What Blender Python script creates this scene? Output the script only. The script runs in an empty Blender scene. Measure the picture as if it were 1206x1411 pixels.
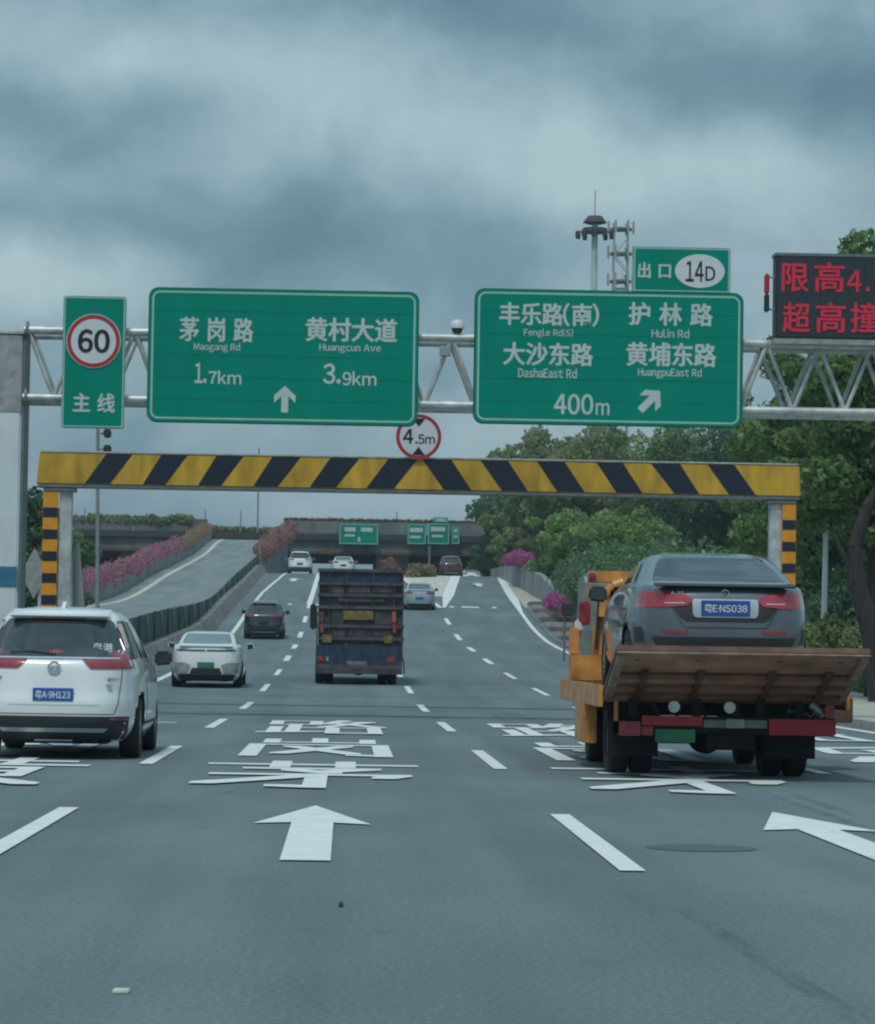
import bpy, bmesh, math, random
import numpy as np
from mathutils import Vector, Matrix
S = bpy.context.scene
COL = S.collection
rnd = random.Random(7)

# ------------------------------------------------------------------ camera
FPX, PW, PH, HCAM = 4200.0, 1206.0, 1411.0, 1.25
roll = math.radians(0.9)
Yc = Vector((477 - 603, -(895 - 705.5), -FPX)).normalized()
Xc = Vector((math.cos(roll), -math.sin(roll), 0)); Xc = (Xc - Yc * Xc.dot(Yc)).normalized()
Zc = Xc.cross(Yc)
M3 = Matrix((Xc, Yc, Zc)).transposed()          # world -> camera
cam = bpy.data.cameras.new('camera')
cam.sensor_fit = 'HORIZONTAL'; cam.sensor_width = 36; cam.lens = FPX / PW * 36
cam.clip_start = 0.3; cam.clip_end = 12000
cam_o = bpy.data.objects.new('camera', cam); COL.objects.link(cam_o)
cam_o.matrix_world = Matrix.Translation((0, 0, HCAM)) @ M3.transposed().to_4x4()
S.camera = cam_o

def ray(px, py):
    return M3.transposed() @ Vector((px - 603, -(py - 705.5), -FPX))
def W(px, py, D):
    d = ray(px, py); d = d * (D / d.y)
    return Vector((d.x, D, d.z + HCAM))

# ------------------------------------------------------------------ world, sun, exposure
SUN_EL, SUN_AZ = math.radians(60), math.radians(198)     # azimuth clockwise from +Y
w = bpy.data.worlds.new('World'); S.world = w; w.use_nodes = True
nt = w.node_tree; nt.nodes.clear()
N = nt.nodes.new; Lk = nt.links.new
out = N('ShaderNodeOutputWorld'); bg = N('ShaderNodeBackground'); Lk(bg.outputs[0], out.inputs[0])
sky = N('ShaderNodeTexSky'); sky.sky_type = 'NISHITA'; sky.sun_disc = False
sky.sun_elevation = SUN_EL; sky.sun_rotation = SUN_AZ; sky.air_density = 1.4; sky.dust_density = 2.0
tc = N('ShaderNodeTexCoord')
def vmath(op, a, b=None):
    n = N('ShaderNodeVectorMath'); n.operation = op
    for i, v in enumerate((a, b)):
        if v is None: continue
        if hasattr(v, 'links'): Lk(v, n.inputs[i])
        else: n.inputs[i].default_value = v
    return n.outputs['Value'] if op in ('DISTANCE', 'LENGTH') else n.outputs[0]
def fm(op, a, b=None, c=None, clamp=False):
    n = N('ShaderNodeMath'); n.operation = op; n.use_clamp = clamp
    for i, v in enumerate((a, b, c)):
        if v is None: continue
        if hasattr(v, 'links'): Lk(v, n.inputs[i])
        else: n.inputs[i].default_value = v
    return n.outputs[0]
G_ = tc.outputs['Generated']
mp = N('ShaderNodeMapping'); mp.inputs['Scale'].default_value = (1, 1, 1.15); Lk(G_, mp.inputs[0])
def noise(vec, sc, det, rough=0.5, dist=0.0):
    n = N('ShaderNodeTexNoise'); Lk(vec, n.inputs['Vector'])
    n.inputs['Scale'].default_value = sc; n.inputs['Detail'].default_value = det
    n.inputs['Roughness'].default_value = rough; n.inputs['Distortion'].default_value = dist
    return n
n1 = noise(mp.outputs[0], 8.5, 6, 0.52, 0.0); n3 = noise(mp.outputs[0], 15, 9, 0.62, 0.35)
n2 = noise(mp.outputs[0], 3.2, 3, 0.5)
nw = noise(G_, 22, 4, 0.55)
warp = vmath('SCALE', vmath('SUBTRACT', nw.outputs['Color'], (0.5, 0.5, 0.5))); warp.node.inputs['Scale'].default_value = 0.024
pos = vmath('ADD', G_, warp)
val = fm('ADD', fm('ADD', fm('MULTIPLY', n1.outputs[0], .75), fm('MULTIPLY', n3.outputs[0], .6)), fm('MULTIPLY', n2.outputs[0], 0.45))   # ~0.7 mean
val = fm('ADD', val, -0.30)
for px, py, rx, rz, amp in ((480, 130, 360, 150, .22), (700, 190, 220, 150, .14), (1000, 215, 260, 90, .13), (60, 375, 190, 70, .34),
                            (130, 165, 200, 55, -.20), (220, 60, 200, 60, .14), (400, 320, 420, 100, -.20), (1060, 120, 330, 80, -.30), (1060, 20, 160, 50, .05),
                            (640, 620, 260, 70, .10), (560, 540, 420, 60, -.05), (60, 60, 120, 60, .07), (640, 690, 700, 45, .14), (740, 20, 500, 40, -.10), (980, 250, 300, 60, .10), (820, 330, 200, 70, -.02)):
    d = ray(px, py).normalized()
    q = vmath('SUBTRACT', pos, tuple(d)); q2 = vmath('MULTIPLY', q, (FPX / rx, FPX / rx, FPX / rz)); r_ = vmath('LENGTH', q2)
    mr = N('ShaderNodeMapRange'); mr.interpolation_type = 'SMOOTHSTEP'; Lk(r_, mr.inputs[0])
    mr.inputs[1].default_value = 0; mr.inputs[2].default_value = 1.5; mr.inputs[3].default_value = amp; mr.inputs[4].default_value = 0
    val = fm('ADD', val, mr.outputs[0])
cr = N('ShaderNodeValToRGB'); Lk(val, cr.inputs[0])
e = cr.color_ramp.elements; e[0].position = 0.24; e[0].color = (.074, .148, .220, 1); e[1].position = 0.88; e[1].color = (.43, .585, .635, 1)
x = cr.color_ramp.elements.new(0.5); x.color = (.162, .288, .366, 1)
sk = vmath('SCALE', sky.outputs[0]); sk.node.inputs['Scale'].default_value = 0.10
# brighter cloud cover towards the zenith, where the sun stands behind it
sz = N('ShaderNodeSeparateXYZ'); Lk(G_, sz.inputs[0])
mz = N('ShaderNodeMapRange'); Lk(sz.outputs[2], mz.inputs[0]); mz.inputs[1].default_value = 0.24; mz.inputs[2].default_value = 0.9
mz.inputs[3].default_value = 1.0; mz.inputs[4].default_value = 2.0; mz.interpolation_type = 'SMOOTHSTEP'
cl = vmath('SCALE', cr.outputs[0]); Lk(mz.outputs[0], cl.node.inputs['Scale'])
mx = N('ShaderNodeMix'); mx.data_type = 'RGBA'; mx.inputs[0].default_value = 0.9
Lk(sk, mx.inputs[6]); Lk(cl, mx.inputs[7]); Lk(mx.outputs[2], bg.inputs[0]); bg.inputs[1].default_value = 1.0
sun = bpy.data.lights.new('sun', 'SUN'); sun.energy = 1.5; sun.angle = math.radians(10); sun.color = (1, .96, .9)
sun_o = bpy.data.objects.new('sun', sun); COL.objects.link(sun_o)
sd = Vector((math.sin(SUN_AZ) * math.cos(SUN_EL), math.cos(SUN_AZ) * math.cos(SUN_EL), math.sin(SUN_EL)))
sun_o.rotation_euler = sd.to_track_quat('Z', 'Y').to_euler(); sun_o.location = (0, 0, 60)
S.view_settings.view_transform = 'Standard'; S.view_settings.look = 'None'
S.view_settings.exposure = 0.0; S.view_settings.gamma = 1.0; S.view_settings.use_curve_mapping = False
S.cycles.max_bounces = 8; S.cycles.transmission_bounces = 6; S.cycles.filter_width = 2.2

# ------------------------------------------------------------------ helpers
def pchip(pts):
    xs = [p[0] for p in pts]; ys = [p[1] for p in pts]; n = len(xs)
    h = [xs[i + 1] - xs[i] for i in range(n - 1)]; d = [(ys[i + 1] - ys[i]) / h[i] for i in range(n - 1)]
    m = [0.0] * n; m[0] = d[0]; m[-1] = d[-1]
    for i in range(1, n - 1):
        if d[i - 1] * d[i] > 0:
            a, b = 2 * h[i] + h[i - 1], h[i] + 2 * h[i - 1]; m[i] = (a + b) / (a / d[i - 1] + b / d[i])
    def f(x):
        if x <= xs[0]: return ys[0]
        if x >= xs[-1]: return ys[-1]
        i = 0
        while x > xs[i + 1]: i += 1
        t = (x - xs[i]) / h[i]; t2 = t * t; t3 = t2 * t
        return (2*t3-3*t2+1)*ys[i] + (t3-2*t2+t)*h[i]*m[i] + (-2*t3+3*t2)*ys[i+1] + (t3-t2)*h[i]*m[i+1]
    return f
zroad = pchip([(0, 0), (62, 0), (85, .3), (121, 1.22), (135, 1.67), (168, 3.55), (190, 4.72), (212, 6.0), (232, 6.95), (246, 7.0), (280, 5.6), (330, 4.6), (700, 4.6)])
def grade(D): return (zroad(D + .5) - zroad(D - .5))

ORG = {}
def mat(name, col, rough=.6, metal=0, var=.12, nscale=6, coat=0, spec=.5, emit=None, bump=0, stretch=None, col2=None, detail=5, island=0):
    m = bpy.data.materials.new(name); m.use_nodes = True; t = m.node_tree; b = t.nodes['Principled BSDF']
    b.inputs['Roughness'].default_value = rough; b.inputs['Metallic'].default_value = metal
    b.inputs['Coat Weight'].default_value = coat; b.inputs['Coat Roughness'].default_value = .06
    b.inputs['Specular IOR Level'].default_value = spec
    c = t.nodes.new('ShaderNodeTexCoord'); n = t.nodes.new('ShaderNodeTexNoise'); n.inputs['Scale'].default_value = nscale; n.inputs['Detail'].default_value = detail
    mpn = t.nodes.new('ShaderNodeMapping'); t.links.new(c.outputs['Object'], mpn.inputs[0]); t.links.new(mpn.outputs[0], n.inputs[0])
    if stretch: mpn.inputs['Scale'].default_value = stretch
    r = t.nodes.new('ShaderNodeValToRGB'); t.links.new(n.outputs[0], r.inputs[0])
    c2 = col2 or tuple(v * (1 - var * 2) for v in col); c1 = col if col2 else tuple(min(1, v * (1 + var)) for v in col)
    r.color_ramp.elements[0].position = .3; r.color_ramp.elements[1].position = .7
    r.color_ramp.elements[0].color = (*c2, 1); r.color_ramp.elements[1].color = (*c1, 1)
    last = r.outputs[0]
    if island:
        g = t.nodes.new('ShaderNodeNewGeometry'); mr = t.nodes.new('ShaderNodeMapRange'); t.links.new(g.outputs['Random Per Island'], mr.inputs[0])
        mr.inputs[3].default_value = 1 - island; mr.inputs[4].default_value = 1 + island
        vm = t.nodes.new('ShaderNodeVectorMath'); vm.operation = 'SCALE'; t.links.new(last, vm.inputs[0]); t.links.new(mr.outputs[0], vm.inputs['Scale']); last = vm.outputs[0]
    t.links.new(last, b.inputs['Base Color'])
    if bump:
        bp = t.nodes.new('ShaderNodeBump'); bp.inputs['Strength'].default_value = bump; bp.inputs['Distance'].default_value = .02
        t.links.new(n.outputs[0], bp.inputs['Height']); t.links.new(bp.outputs[0], b.inputs['Normal'])
    if emit: b.inputs['Emission Color'].default_value = (*emit[:3], 1); b.inputs['Emission Strength'].default_value = emit[3]
    return m
Mt = {}
Mt['white_paint'] = mat('white_car_paint', (.74, .77, .77), .35, coat=1, var=.03, nscale=2)
Mt['silver'] = mat('silver_car_paint', (.42, .47, .50), .35, metal=.5, coat=1, var=.04)
Mt['black_paint'] = mat('black_car_paint', (.018, .022, .028), .3, coat=1, var=.1)
Mt['grey_paint'] = mat('grey_car_paint', (.115, .135, .155), .33, metal=.4, coat=1, var=.06, nscale=2)
Mt['red_dark'] = mat('dark_red_car_paint', (.05, .015, .02), .3, coat=1)
Mt['glass'] = mat('dark_car_glass', (.02, .028, .032), .04, spec=.8, var=.05)
Mt['glass_light'] = mat('painted_reflection_glass', (.14, .20, .21), .06, spec=.9, var=.05)  # lighter base colour stands in for bright reflections on the glass
Mt['trim'] = mat('black_plastic', (.022, .024, .026), .6, var=.15)
Mt['arch'] = mat('dark_underbody', (.008, .009, .010), .9)
Mt['tyre'] = mat('tyre_rubber', (.014, .015, .017), .85, var=.2, nscale=20)
Mt['rim'] = mat('alloy_rim', (.35, .36, .37), .35, metal=.8)
Mt['chrome'] = mat('chrome_trim', (.72, .74, .76), .18, metal=1, var=.02)
Mt['tail'] = mat('red_tail_lens', (.30, .012, .028), .15, coat=1, var=.2, nscale=14)
Mt['tail_lit'] = mat('lit_tail_lens', (.34, .014, .035), .2, coat=1, emit=(.8, .03, .08, .05))
Mt['tail_pale'] = mat('pale_pink_lens', (.62, .38, .38), .15, coat=1)
Mt['plate_blue'] = mat('blue_plate', (.015, .10, .38), .45, var=.05)
Mt['plate_green'] = mat('green_plate', (.03, .20, .09), .5, var=.15)
Mt['plate_yellow'] = mat('yellow_plate', (.20, .15, .045), .6, var=.3)
Mt['white_print'] = mat('white_print', (.75, .78, .78), .5, var=.03)
Mt['sign_green'] = mat('sign_green_sheeting', (.000, .235, .168), .6, var=.035, nscale=2.0, spec=.08, stretch=(1.5, 1, .35), detail=8)
Mt['sign_edge'] = mat('sign_edge_green', (.002, .07, .055), .6, spec=.1)
Mt['sign_white'] = mat('sign_white_sheeting', (.50, .58, .56), .5, var=.05, nscale=3)
Mt['sign_border'] = mat('sign_pale_border', (.30, .56, .46), .5, var=.05, nscale=3)
Mt['sign_face'] = mat('white_sign_face', (.62, .66, .68), .5, var=.05)
Mt['sign_red'] = mat('red_sheeting', (.42, .02, .035), .5, var=.08)
Mt['sign_black'] = mat('black_print', (.012, .013, .016), .5)
Mt['alum'] = mat('weathered_aluminium', (.36, .38, .37), .55, metal=.3, var=.15)
Mt['galv'] = mat('galvanised_steel', (.56, .59, .59), .45, metal=.35, var=.16, nscale=5)
Mt['galv_dark'] = mat('grey_steel', (.17, .19, .19), .55, metal=.2, var=.15)
Mt['column'] = mat('white_painted_column', (.62, .68, .70), .5, var=.07, nscale=3, stretch=(1, 1, .3))
Mt['blue_band'] = mat('blue_band_paint', (.03, .17, .28), .5)
Mt['gate_yellow'] = mat('yellow_gate_paint', (.60, .35, .03), .55, var=.2, nscale=3.2, stretch=(1, 1, .3), detail=10)
Mt['gate_black'] = mat('black_gate_paint', (.008, .016, .035), .5, var=.1)
Mt['gate_orange'] = mat('orange_reflective', (.72, .30, .015), .5, var=.08)
Mt['led'] = mat('led_cabinet', (.022, .032, .045), .6, var=.2, nscale=30)
Mt['led_red'] = mat('red_led_letters', (.3, .01, .02), .6, emit=(.62, .03, .08, .27))
Mt['concrete'] = mat('concrete', (.25, .265, .26), .8, var=.24, nscale=1.1, stretch=(1, 1, .3), bump=.2)
Mt['concrete_mid'] = mat('weathered_concrete', (.17, .19, .19), .85, var=.2, nscale=.7, stretch=(1, 1, .3))
Mt['concrete_dark'] = mat('stained_concrete', (.15, .16, .16), .85, var=.22, nscale=.8, bump=.2, stretch=(1, 1, .25))
Mt['wall_brown'] = mat('dusty_kerb_wall', (.20, .195, .185), .85, var=.28, nscale=1.1, detail=9)
Mt['fence_green'] = mat('dark_green_panel', (.006, .062, .056), .55, var=.15, nscale=1.0)
Mt['orange'] = mat('orange_truck_paint', (.60, .26, .055), .5, coat=.2, var=.22, nscale=5, detail=9)
Mt['cab_grey'] = mat('pale_grey_cab', (.20, .25, .25), .45, coat=.3, var=.12)
Mt['rust'] = mat('rusty_orange_deck', (.13, .065, .045), .8, var=.28, nscale=4, bump=.3)
Mt['rust_mid'] = mat('brown_lip_plate', (.33, .175, .11), .75, var=.2, nscale=4)
Mt['rust_pale'] = mat('worn_deck_edge', (.33, .23, .17), .7, var=.2)
Mt['truck_dark'] = mat('dark_brown_truck', (.060, .060, .068), .65, var=.3, nscale=3)
Mt['truck_frame'] = mat('grimy_steel_frame', (.080, .075, .082), .6, var=.3, nscale=4)
Mt['truck_blue'] = mat('dark_blue_truck', (.018, .045, .085), .5, var=.3)
Mt['amber'] = mat('amber_lens', (.36, .12, .06), .4)
Mt['pole_pale'] = mat('pale_lamp_pole', (.50, .60, .58), .5, var=.05)
Mt['pole_grey'] = mat('grey_pole', (.22, .26, .27), .5, var=.08)
Mt['bark'] = mat('bark', (.035, .032, .032), .9, var=.3, nscale=5, stretch=(3, 3, .6), bump=.5)
Mt['paving'] = mat('pale_paving', (.40, .39, .33), .85, var=.12, nscale=3)
Mt['kerb'] = mat('kerb_stone', (.38, .38, .35), .8, var=.15)
Mt['mound'] = mat('dry_brown_planting', (.12, .105, .06), .9, var=.3)
Mt['concrete_shade'] = mat('shade_painted_concrete', (.05, .055, .055), .9, var=.2)  # near-black colour paints in the shade under the overpass
Mt['leaf_a'] = mat('leaves_mid_green', (.18, .27, .08), .55, col2=(.08, .16, .06), nscale=.5, island=.45)
Mt['leaf_b'] = mat('leaves_dark_green', (.10, .18, .075), .6, col2=(.045, .10, .06), nscale=.5, island=.45)
Mt['leaf_c'] = mat('leaves_bright_green', (.25, .37, .10), .5, col2=(.11, .21, .07), nscale=.8, island=.4)
Mt['leaf_d'] = mat('leaves_olive', (.26, .30, .12), .55, col2=(.13, .18, .08), nscale=.6, island=.4)
Mt['flower'] = mat('pink_bougainvillea', (.43, .155, .24), .6, col2=(.30, .12, .17), nscale=.35, island=.4)
Mt['flower_m'] = mat('magenta_bougainvillea', (.52, .09, .32), .6, col2=(.36, .08, .22), nscale=.6, island=.35)
Mt['flower_r'] = mat('faded_red_bougainvillea', (.40, .17, .15), .6, col2=(.22, .17, .09), nscale=.3, island=.4)
Mt['grass'] = mat('verge_grass', (.06, .08, .03), .9, col2=(.04, .05, .022), nscale=.3, bump=.3)

for k_ in ('leaf_a', 'leaf_b', 'leaf_c', 'leaf_d', 'flower', 'flower_m', 'flower_r'):
    t = Mt[k_].node_tree; b = t.nodes['Principled BSDF']; o_ = t.nodes['Material Output']; src = b.inputs['Base Color'].links[0].from_socket
    tr_ = t.nodes.new('ShaderNodeBsdfTranslucent'); mx_ = t.nodes.new('ShaderNodeMixShader'); mx_.inputs[0].default_value = .42
    vm = t.nodes.new('ShaderNodeVectorMath'); vm.operation = 'SCALE'; vm.inputs['Scale'].default_value = 1.5; t.links.new(src, vm.inputs[0]); t.links.new(vm.outputs[0], tr_.inputs[0])
    t.links.new(b.outputs[0], mx_.inputs[1]); t.links.new(tr_.outputs[0], mx_.inputs[2]); t.links.new(mx_.outputs[0], o_.inputs[0])
# asphalt: grey with long wheel-track streaks, blotches and fine grain
def asphalt(name, base):
    m = bpy.data.materials.new(name); m.use_nodes = True; t = m.node_tree; b = t.nodes['Principled BSDF']
    c = t.nodes.new('ShaderNodeTexCoord')
    def nz(sc, scale, det):
        mpn = t.nodes.new('ShaderNodeMapping'); mpn.inputs['Scale'].default_value = sc; t.links.new(c.outputs['Object'], mpn.inputs[0])
        n = t.nodes.new('ShaderNodeTexNoise'); n.inputs['Scale'].default_value = scale; n.inputs['Detail'].default_value = det; t.links.new(mpn.outputs[0], n.inputs[0]); return n.outputs[0]
    def mth(op, a, b_):
        n = t.nodes.new('ShaderNodeMath'); n.operation = op
        for i, v in enumerate((a, b_)):
            if hasattr(v, 'links'): t.links.new(v, n.inputs[i])
            else: n.inputs[i].default_value = v
        return n.outputs[0]
    s = mth('MULTIPLY', mth('SUBTRACT', nz((1, .03, 1), 1.3, 4), .5), .75)
    p = mth('MULTIPLY', mth('SUBTRACT', nz((1, .35, 1), .55, 7), .5), .75)
    g = mth('MULTIPLY', mth('SUBTRACT', nz((1, .6, 1), 38, 4), .5), 1.1)
    st = nz((1, .5, 1), 2.3, 2)
    spot = t.nodes.new('ShaderNodeMapRange'); t.links.new(st, spot.inputs[0]); spot.inputs[1].default_value = .68; spot.inputs[2].default_value = .76; spot.inputs[3].default_value = 0; spot.inputs[4].default_value = -.2
    f = mth('ADD', mth('ADD', mth('ADD', mth('ADD', s, p), g), spot.outputs[0]), 1.0)
    vm = t.nodes.new('ShaderNodeVectorMath'); vm.operation = 'SCALE'; vm.inputs[0].default_value = base; t.links.new(f, vm.inputs['Scale'])
    t.links.new(vm.outputs[0], b.inputs['Base Color']); b.inputs['Roughness'].default_value = .85; b.inputs['Specular IOR Level'].default_value = .3
    bp = t.nodes.new('ShaderNodeBump'); bp.inputs['Strength'].default_value = .25; bp.inputs['Distance'].default_value = .01
    t.links.new(nz((1, 1, 1), 60, 2), bp.inputs['Height']); t.links.new(bp.outputs[0], b.inputs['Normal'])
    return m
Mt['asphalt'] = asphalt('asphalt', (.122, .160, .168))
Mt['asphalt_ramp'] = asphalt('ramp_asphalt', (.18, .215, .215))
# worn road paint
def roadpaint():
    m = mat('worn_road_paint', (.70, .72, .69), .7, col2=(.60, .63, .61), nscale=3.5, detail=8); return m
Mt['paint'] = roadpaint()
Mt['paint_cream'] = mat('cream_road_paint', (.62, .60, .50), .7, var=.1, nscale=3)

def worn(m, sc, lo, hi, stretch=(1, 1, 1)):
    t = m.node_tree; b = t.nodes['Principled BSDF']; c = t.nodes.new('ShaderNodeTexCoord'); mp_ = t.nodes.new('ShaderNodeMapping'); mp_.inputs['Scale'].default_value = stretch
    n = t.nodes.new('ShaderNodeTexNoise'); n.inputs['Scale'].default_value = sc; n.inputs['Detail'].default_value = 8; n.inputs['Roughness'].default_value = .65
    t.links.new(c.outputs['Object'], mp_.inputs[0]); t.links.new(mp_.outputs[0], n.inputs[0])
    r = t.nodes.new('ShaderNodeMapRange'); t.links.new(n.outputs[0], r.inputs[0]); r.inputs[1].default_value = lo; r.inputs[2].default_value = hi; t.links.new(r.outputs[0], b.inputs['Alpha'])
worn(Mt['paint'], 9, .20, .38, (1, .5, 1)); worn(Mt['paint_cream'], 6, .30, .50, (1, .5, 1))
class MB:
    def __init__(s): s.v = []; s.f = []
    def add(s, vs, fs):
        o = len(s.v); s.v += [tuple(p) for p in vs]; s.f += [tuple(i + o for i in f) for f in fs]; return s
    def box(s, x0, x1, y0, y1, z0, z1):
        return s.add([(x0,y0,z0),(x1,y0,z0),(x1,y1,z0),(x0,y1,z0),(x0,y0,z1),(x1,y0,z1),(x1,y1,z1),(x0,y1,z1)],
                     [(0,3,2,1),(4,5,6,7),(0,1,5,4),(1,2,6,5),(2,3,7,6),(3,0,4,7)])
    def hexa(s, p):   # 8 points ordered like box
        return s.add(p, [(0,3,2,1),(4,5,6,7),(0,1,5,4),(1,2,6,5),(2,3,7,6),(3,0,4,7)])
    def tube(s, a, b, r0, r1=None, n=10):
        a = Vector(a); b = Vector(b); r1 = r0 if r1 is None else r1
        d = (b - a).normalized(); u = d.orthogonal().normalized(); v = d.cross(u)
        vs = []
        for c, r in ((a, r0), (b, r1)):
            for i in range(n):
                t = 2 * math.pi * i / n; vs.append(c + u * math.cos(t) * r + v * math.sin(t) * r)
        fs = [(i, (i+1) % n, n + (i+1) % n, n + i) for i in range(n)] + [tuple(range(n))[::-1], tuple(range(n, 2*n))]
        return s.add(vs, fs)
    def path(s, pts, r, n=8):
        for a, b in zip(pts, pts[1:]): s.tube(a, b, r, r, n)
        return s
    def prism_xz(s, pts, y0, y1):        # polygon in XZ extruded along Y, pts counter-clockwise seen from -Y
        n = len(pts); vs = [(x, y0, z) for x, z in pts] + [(x, y1, z) for x, z in pts]
        fs = [tuple(range(n)), tuple(range(n, 2*n))[::-1]] + [(i, n+i, n+(i+1)%n, (i+1)%n) for i in range(n)]
        return s.add(vs, fs)
    def prism_yz(s, pts, x0, x1):
        n = len(pts); vs = [(x0, y, z) for y, z in pts] + [(x1, y, z) for y, z in pts]
        fs = [tuple(range(n))[::-1], tuple(range(n, 2*n))] + [(i, (i+1)%n, n+(i+1)%n, n+i) for i in range(n)]
        return s.add(vs, fs)
    def lathe(s, c, axis, prof, n=28):    # prof: (offset along axis, radius)
        c = Vector(c); a = Vector(axis).normalized(); u = a.orthogonal().normalized(); v = a.cross(u); vs = []
        for h, r in prof:
            for i in range(n):
                t = 2*math.pi*i/n; vs.append(c + a*h + u*math.cos(t)*r + v*math.sin(t)*r)
        fs = []
        for k in range(len(prof)-1):
            for i in range(n): fs.append((k*n+i, k*n+(i+1)%n, (k+1)*n+(i+1)%n, (k+1)*n+i))
        return s.add(vs, fs)
    def mesh(s, name, org=(0, 0, 0)):
        me = bpy.data.meshes.new(name); o = Vector(org)
        me.from_pydata([(p[0]-o[0], p[1]-o[1], p[2]-o[2]) for p in s.v], [], s.f); return me
    def build(s, name, m, parent=None, bevel=0, smooth=False, kind=None, recalc=True, org=None):
        og = ORG.get(parent, Vector((0, 0, 0))) if org is None else Vector(org)
        me = s.mesh(name, og)
        if recalc or bevel:
            bm = bmesh.new(); bm.from_mesh(me)
            if recalc: bmesh.ops.recalc_face_normals(bm, faces=bm.faces[:])
            if bevel: bmesh.ops.bevel(bm, geom=bm.edges[:], offset=bevel, segments=2, affect='EDGES', clamp_overlap=True)
            bm.to_mesh(me); bm.free()
        return obj(name, me, m, parent, smooth, kind, og if parent is None else None)
def obj(name, me, m, parent=None, smooth=False, kind=None, loc=None):
    o = bpy.data.objects.new(name, me); COL.objects.link(o)
    if m is not None and not me.materials: me.materials.append(Mt[m] if isinstance(m, str) else m)
    if smooth:
        me.polygons.foreach_set('use_smooth', [True] * len(me.polygons))
        if smooth != 'all': me.set_sharp_from_angle(angle=math.radians(38))
    if parent is not None: o.parent = parent; ORG[o] = ORG.get(parent, Vector((0, 0, 0)))
    elif loc is not None: o.location = loc
    if kind: o['kind'] = kind
    return o
def tag(o, label, cat, group=None):
    o['label'] = label; o['category'] = cat
    if group: o['group'] = group
    return o
def thing(name, label, cat, loc=(0, 0, 0), group=None, local=False):
    o = bpy.data.objects.new(name, None); COL.objects.link(o); o.location = loc; o.empty_display_size = .3
    ORG[o] = Vector((0, 0, 0)) if local else Vector(loc)
    return tag(o, label, cat, group)

_tc = {}
def glyph(ch):
    if ch not in _tc:
        c = bpy.data.curves.new('t', 'FONT'); c.body = chr(ord(ch) + 0xFEE0) if 33 <= ord(ch) < 127 else ch; c.offset = .006; c.resolution_u = 3
        o = bpy.data.objects.new('t', c); COL.objects.link(o)
        dg = bpy.context.evaluated_depsgraph_get(); me = bpy.data.meshes.new_from_object(o.evaluated_get(dg))
        v = [(p.co.x, p.co.y) for p in me.vertices]; f = [tuple(q.vertices) for q in me.polygons]
        bpy.data.objects.remove(o); bpy.data.meshes.remove(me); bpy.data.curves.remove(c); _tc[ch] = (v, f)
    return _tc[ch]
def text2d(body, bold=.02):
    """a line of lettering in the unit square; boldness by close copies of each glyph, each on its own thin layer"""
    V, F, x = [], [], 0.0
    for ch in body:
        if ch == ' ': x += .34; continue
        v, f = glyph(ch); x0 = min(p[0] for p in v); x1 = max(p[0] for p in v); asc = 33 <= ord(ch) < 127 or ch == '·'
        ox = x - x0 if asc else x
        for k, (dx, dy) in enumerate(((0, 0), (bold, 0), (-bold, 0), (0, bold*.6), (0, -bold*.6)) if bold > .008 else ((0, 0),)):
            n = len(V); V += [(p[0]+ox+dx, p[1]+dy, k) for p in v]; F += [tuple(i+n for i in q) for q in f]
        x += (x1-x0+.09) if asc else 1.0
    a0 = min(p[0] for p in V); a1 = max(p[0] for p in V); b0 = min(p[1] for p in V); b1 = max(p[1] for p in V)
    return [((p[0]-a0)/(a1-a0), (p[1]-b0)/(b1-b0), p[2]) for p in V], F
def text_xz(name, body, m, parent, x0, x1, z0, z1, y, bold=.02, shear=0):
    v, f = text2d(body, bold); mb = MB()
    mb.add([(x0 + a*(x1-x0), y - .0004*k, z0 + b*(z1-z0)) for a, b, k in v], f)
    return mb.build(name, m, parent, recalc=False)
def text_px(body, m, parent, px0, px1, py0, py1, D, y, bold=.014):
    """lettering whose box in the photograph is given in pixels, on a plane facing the traffic at distance D"""
    a = W(px0, py1, D); b = W(px1, py0, D)
    return text_xz('lettering', body, m, parent, a.x, b.x, a.z, b.z, y, bold)

# ------------------------------------------------------------------ ground, roads
def edgeR(D): return _er(D)
_er = pchip([(0, 8.72), (95, 8.8), (122, 8.92), (145, 9.1), (190, 10.1), (222, 11.05), (262, 12.3), (400, 12.3)])
def sheet(name, m, D0, D1, step, xl, xr, zf, nx=3, parent=None, kind='structure', dz=0):
    mb = MB(); Ds = list(np.arange(D0, D1 + 1e-6, step)); row = nx + 1
    for D in Ds:
        a, b = xl(D), xr(D)
        for i in range(row):
            x = a + (b - a) * i / nx; mb.v.append((x, D, zf(x, D) + dz))
    for k in range(len(Ds)-1):
        for i in range(nx): mb.f.append((k*row+i, k*row+i+1, (k+1)*row+i+1, (k+1)*row+i))
    return mb.build(name, m, parent, recalc=False, kind=kind if parent is None else None)

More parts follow.
